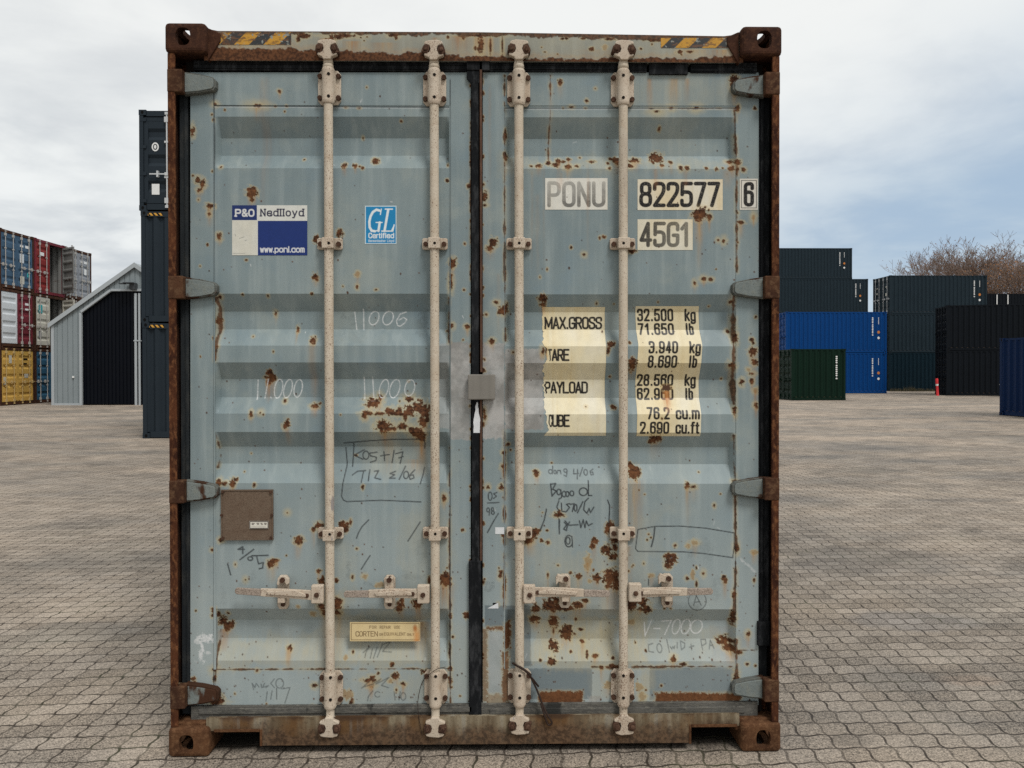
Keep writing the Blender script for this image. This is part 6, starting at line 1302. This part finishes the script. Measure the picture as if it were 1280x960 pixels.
for i, (xt, xb_, hs_, hy) in enumerate(RODS):
    rod = empty('lock_rod'); rod.parent = root
    X0, z1 = P1((xt+xb_)/2, 86, YR); _, z0 = P1(0, 884, YR)
    rod.location = (0, 0, 0)
    cxs = lambda y: 640+(P_px(X0, y)-640)
    def P_px(X, y):      # photo x of a vertical line at X, height y
        lo, hi = 0.0, 1280.0
        for _ in range(40):
            md = (lo+hi)/2
            if P1(md, y, YR)[0] < X: lo = md
            else: hi = md
        return (lo+hi)/2
    mb = MB(); zt1 = P1(600, 80, YR)[1]; zt2 = P1(600, 70, YR)[1]; zb1 = P1(600, 897, YR)[1]; zb2 = P1(600, 906, YR)[1]
    mb.lathe(X0, YR, [(zb2, .012), (zb1-.004, .0195), (zb1+.004, .0205), (zb1+.012, .0165), (z0-.012, .0165), (z0-.004, .0205), (z0, .0180), (z0+.02, .0180), (z1-.02, .0180), (z1, .0180), (z1+.003, .0215), (z1+.014, .0205), (z1+.02, .0172), (zt1-.008, .0168), (zt1, .0195), (zt1+.008, .0185), (zt2, .011)], 24)
    mb.build('pipe', M_rod, rod)
    yoff = (0, 1.2, 2, 2)[i]
    bracket_big(rod, P_px(X0, 108), 107.5+yoff, 0); bracket_big(rod, P_px(X0, 862), 862.5-yoff*1.2, 0)
    bracket_small(rod, P_px(X0, 304), 304); bracket_small(rod, P_px(X0, 667), 667.6-yoff*.3)
    ct, cb = P_px(X0, 64), P_px(X0, 906)
    tt = 63.5+(0, 1, .5, 1)[i]; bb = 907-(0, 0, 3.5, 3)[i]
    cam_end(rod, ct, tt, hs_*-1, 1); cam_end(rod, cb, bb, hs_*-1, -1)
    for sx in (-1, 1): keeper(ct+sx*9.6, tt+.6+sx*.6, .25*sx, YH); keeper(cb+sx*9.6, bb+.6, -.2*sx, YS)
    # handle
    sg, hub0, hub1, b0, b1, catch, yend, yhub = HSPEC[i]
    mb = MB(); yh0, yh1 = (720+hy-742+.5+20-24+24-3)+0, 0
    xa, zt = P1(min(hub0, hub1), hy-11.5, .02); xb2, zb = P1(max(hub0, hub1), hy+11, .02); mb.box(xa, xb2, .002, .030, zb, zt)
    mb.cur = 1; xx, zz = P1(hub1-(hub1-hub0)*.48, hy, .02); mb.tube((xx, -.004, zz), (xx, .003, zz), .010, .009, 10)
    mb.build('handle_hub', [M_brk, M_keeper], rod, .004)
    def hpt(px, py, y=.012): x, z = P1(px, py, .012); return (x, z)
    tip = b1; mid = b1+(b0-b1)*.36; w0, w1 = 6.0, 4.3
    e0, e1 = yhub, yend
    ln = lambda px: e1+(e0-e1)*(px-b1)/(b0-b1)
    mb = MB()
    pts = [hpt(b0-sg*7, ln(b0)-w0), hpt(catch, ln(catch)-6.2), hpt(mid, ln(mid)-w1-.6), hpt(mid, ln(mid)+w1+.4), hpt(catch, ln(catch)+4.8), hpt(b0-sg*7, ln(b0)+w0)]
    mb.prism(pts, .008, .018)
    pts = [hpt(b0, ln(b0)-1.5), hpt(catch+sg*-16, ln(catch)-5.2), hpt(mid+sg*-8, ln(mid)-2.0), hpt(mid+sg*-10, ln(mid)+2), hpt(b0, ln(b0)+1.5)]
    mb.prism(pts, .0015, .0085)
    mb.cur = 1; pts = [hpt(mid, ln(mid)-w1), hpt(tip+sg*-2, ln(tip)-w1+.3), hpt(tip, ln(tip)-1.5), hpt(tip, ln(tip)+1.5), hpt(tip+sg*-2, ln(tip)+w1-.3), hpt(mid, ln(mid)+w1)]; mb.prism(pts, .006, .0175)
    mb.cur = 2; xx, zz = P1(b0-sg*1, ln(b0), .012); mb.tube((xx, .003, zz), (xx, .009, zz), .009, .008, 8)
    mb.build('handle', [M_brk, M_grip, M_bolt], rod, .002)
    # catch that holds the handle to the door
    d = DL if i < 2 else DR; cy = ln(catch)
    mb = MB(); pts = [(-7, -20), (-4, -24), (4, -24), (7, -20), (7, 14), (4.5, 18), (-4.5, 18), (-7, 14)]
    mb.prism([P1(catch+a, cy+b2+1, .05) for a, b2 in pts], .046, .0632)
    mb.prism([P1(catch+a, cy+b2, .04) for a, b2 in ((-4.4, 2), (4.4, 2), (4.4, 9), (-4.4, 9))], .010, .05)
    hk = ((-6, -19), (-3, -23), (4, -22.5), (7.5, -19), (8, -14), (5, -11.5), (2.5, -15), (-2, -15.5), (-4.5, -11), (-7.5, -12)) if i in (0,) else (((-4.5, -21), (4.5, -21), (5.5, -6), (2, 1), (-2, 1), (-5.5, -6)) if i == 1 else ((-11.5, -19), (-9, -23.5), (-4, -22), (1, -23.5), (5, -20), (5.5, -15), (2, -11.5), (-4, -13), (-8, -14), (-11, -10)))
    mb.prism([P1(catch+a, cy+b2, .03) for a, b2 in hk], .020, .040)
    mb.cur = 1; xx, zz = P1(catch+(0 if i < 2 else 1), cy-18, .03); mb.tube((xx, .012, zz), (xx, .05, zz), .0105, .0105, 10); xx, zz = P1(catch, cy+13, .045); mb.tube((xx, .040, zz), (xx, .05, zz), .009, .009, 8)
    mb.build('handle_catch', [M_brk, M_bolt], d, .0025)

# --- square lock plate across the gap
mb = MB(); pbox(mb, 585, 468, 619, 499.5, .022, .056, .03); M_lock = paint_mat('grey_primer_steel', (.22, .205, .18), .7, .3, .05, 4)
mb.build('lock_plate', M_lock, root, .004)
tag(root)

# --- loose wires twisted round two of the rods
def wire_thing(label, pts, r, m):
    ps = []
    for px, py, y in pts: x, z = P1(px, py, y); ps.append(Vector((x, y, z)))
    o = empty('seal_wire', ps[-1], 0, label, 'wire')
    cu = []
    n = len(ps)
    for i in range(n-1):      # Catmull-Rom
        p0, p1, p2, p3 = ps[max(0, i-1)], ps[i], ps[i+1], ps[min(n-1, i+2)]
        for t in np.linspace(0, 1, 6, endpoint=False):
            cu.append(.5*((2*p1)+(p2-p0)*t+(2*p0-5*p1+4*p2-p3)*t*t+(3*p1-p0-3*p2+p3)*t**3))
    cu.append(ps[-1]); mb = MB()
    mb.path([p_-o.location for p_ in cu], r, 6); mb.build('strand', m, o)
M_wire = paint_mat('dark_rusty_wire', (.035, .022, .017), .6, .3)
wire_thing('thick brown twisted wire hooked round the third lock rod, ending in a loop', [(664, 844, .02), (654, 836, .008), (646, 832, .012), (641, 829, .03), (646, 832, .008), (657, 839, .006), (665, 848, .02), (673, 858, .04), (664, 847, .02), (671, 862, .03), (678, 880, .02), (684, 893, .008), (689.5, 902, .006), (688, 906, .006), (684.5, 905, .008), (681, 895, .01), (676, 879, .02)], .0042, M_wire)
wire_thing('thin dark wire looped round the second lock rod and hanging to the sill', [(556, 834, .03), (547, 836, .010), (538, 842, .010), (531, 848, .025), (526, 858, .035), (522.5, 875, .03), (523, 893, .02), (526, 910, .012), (527, 918, .016)], .0014, M_wire)
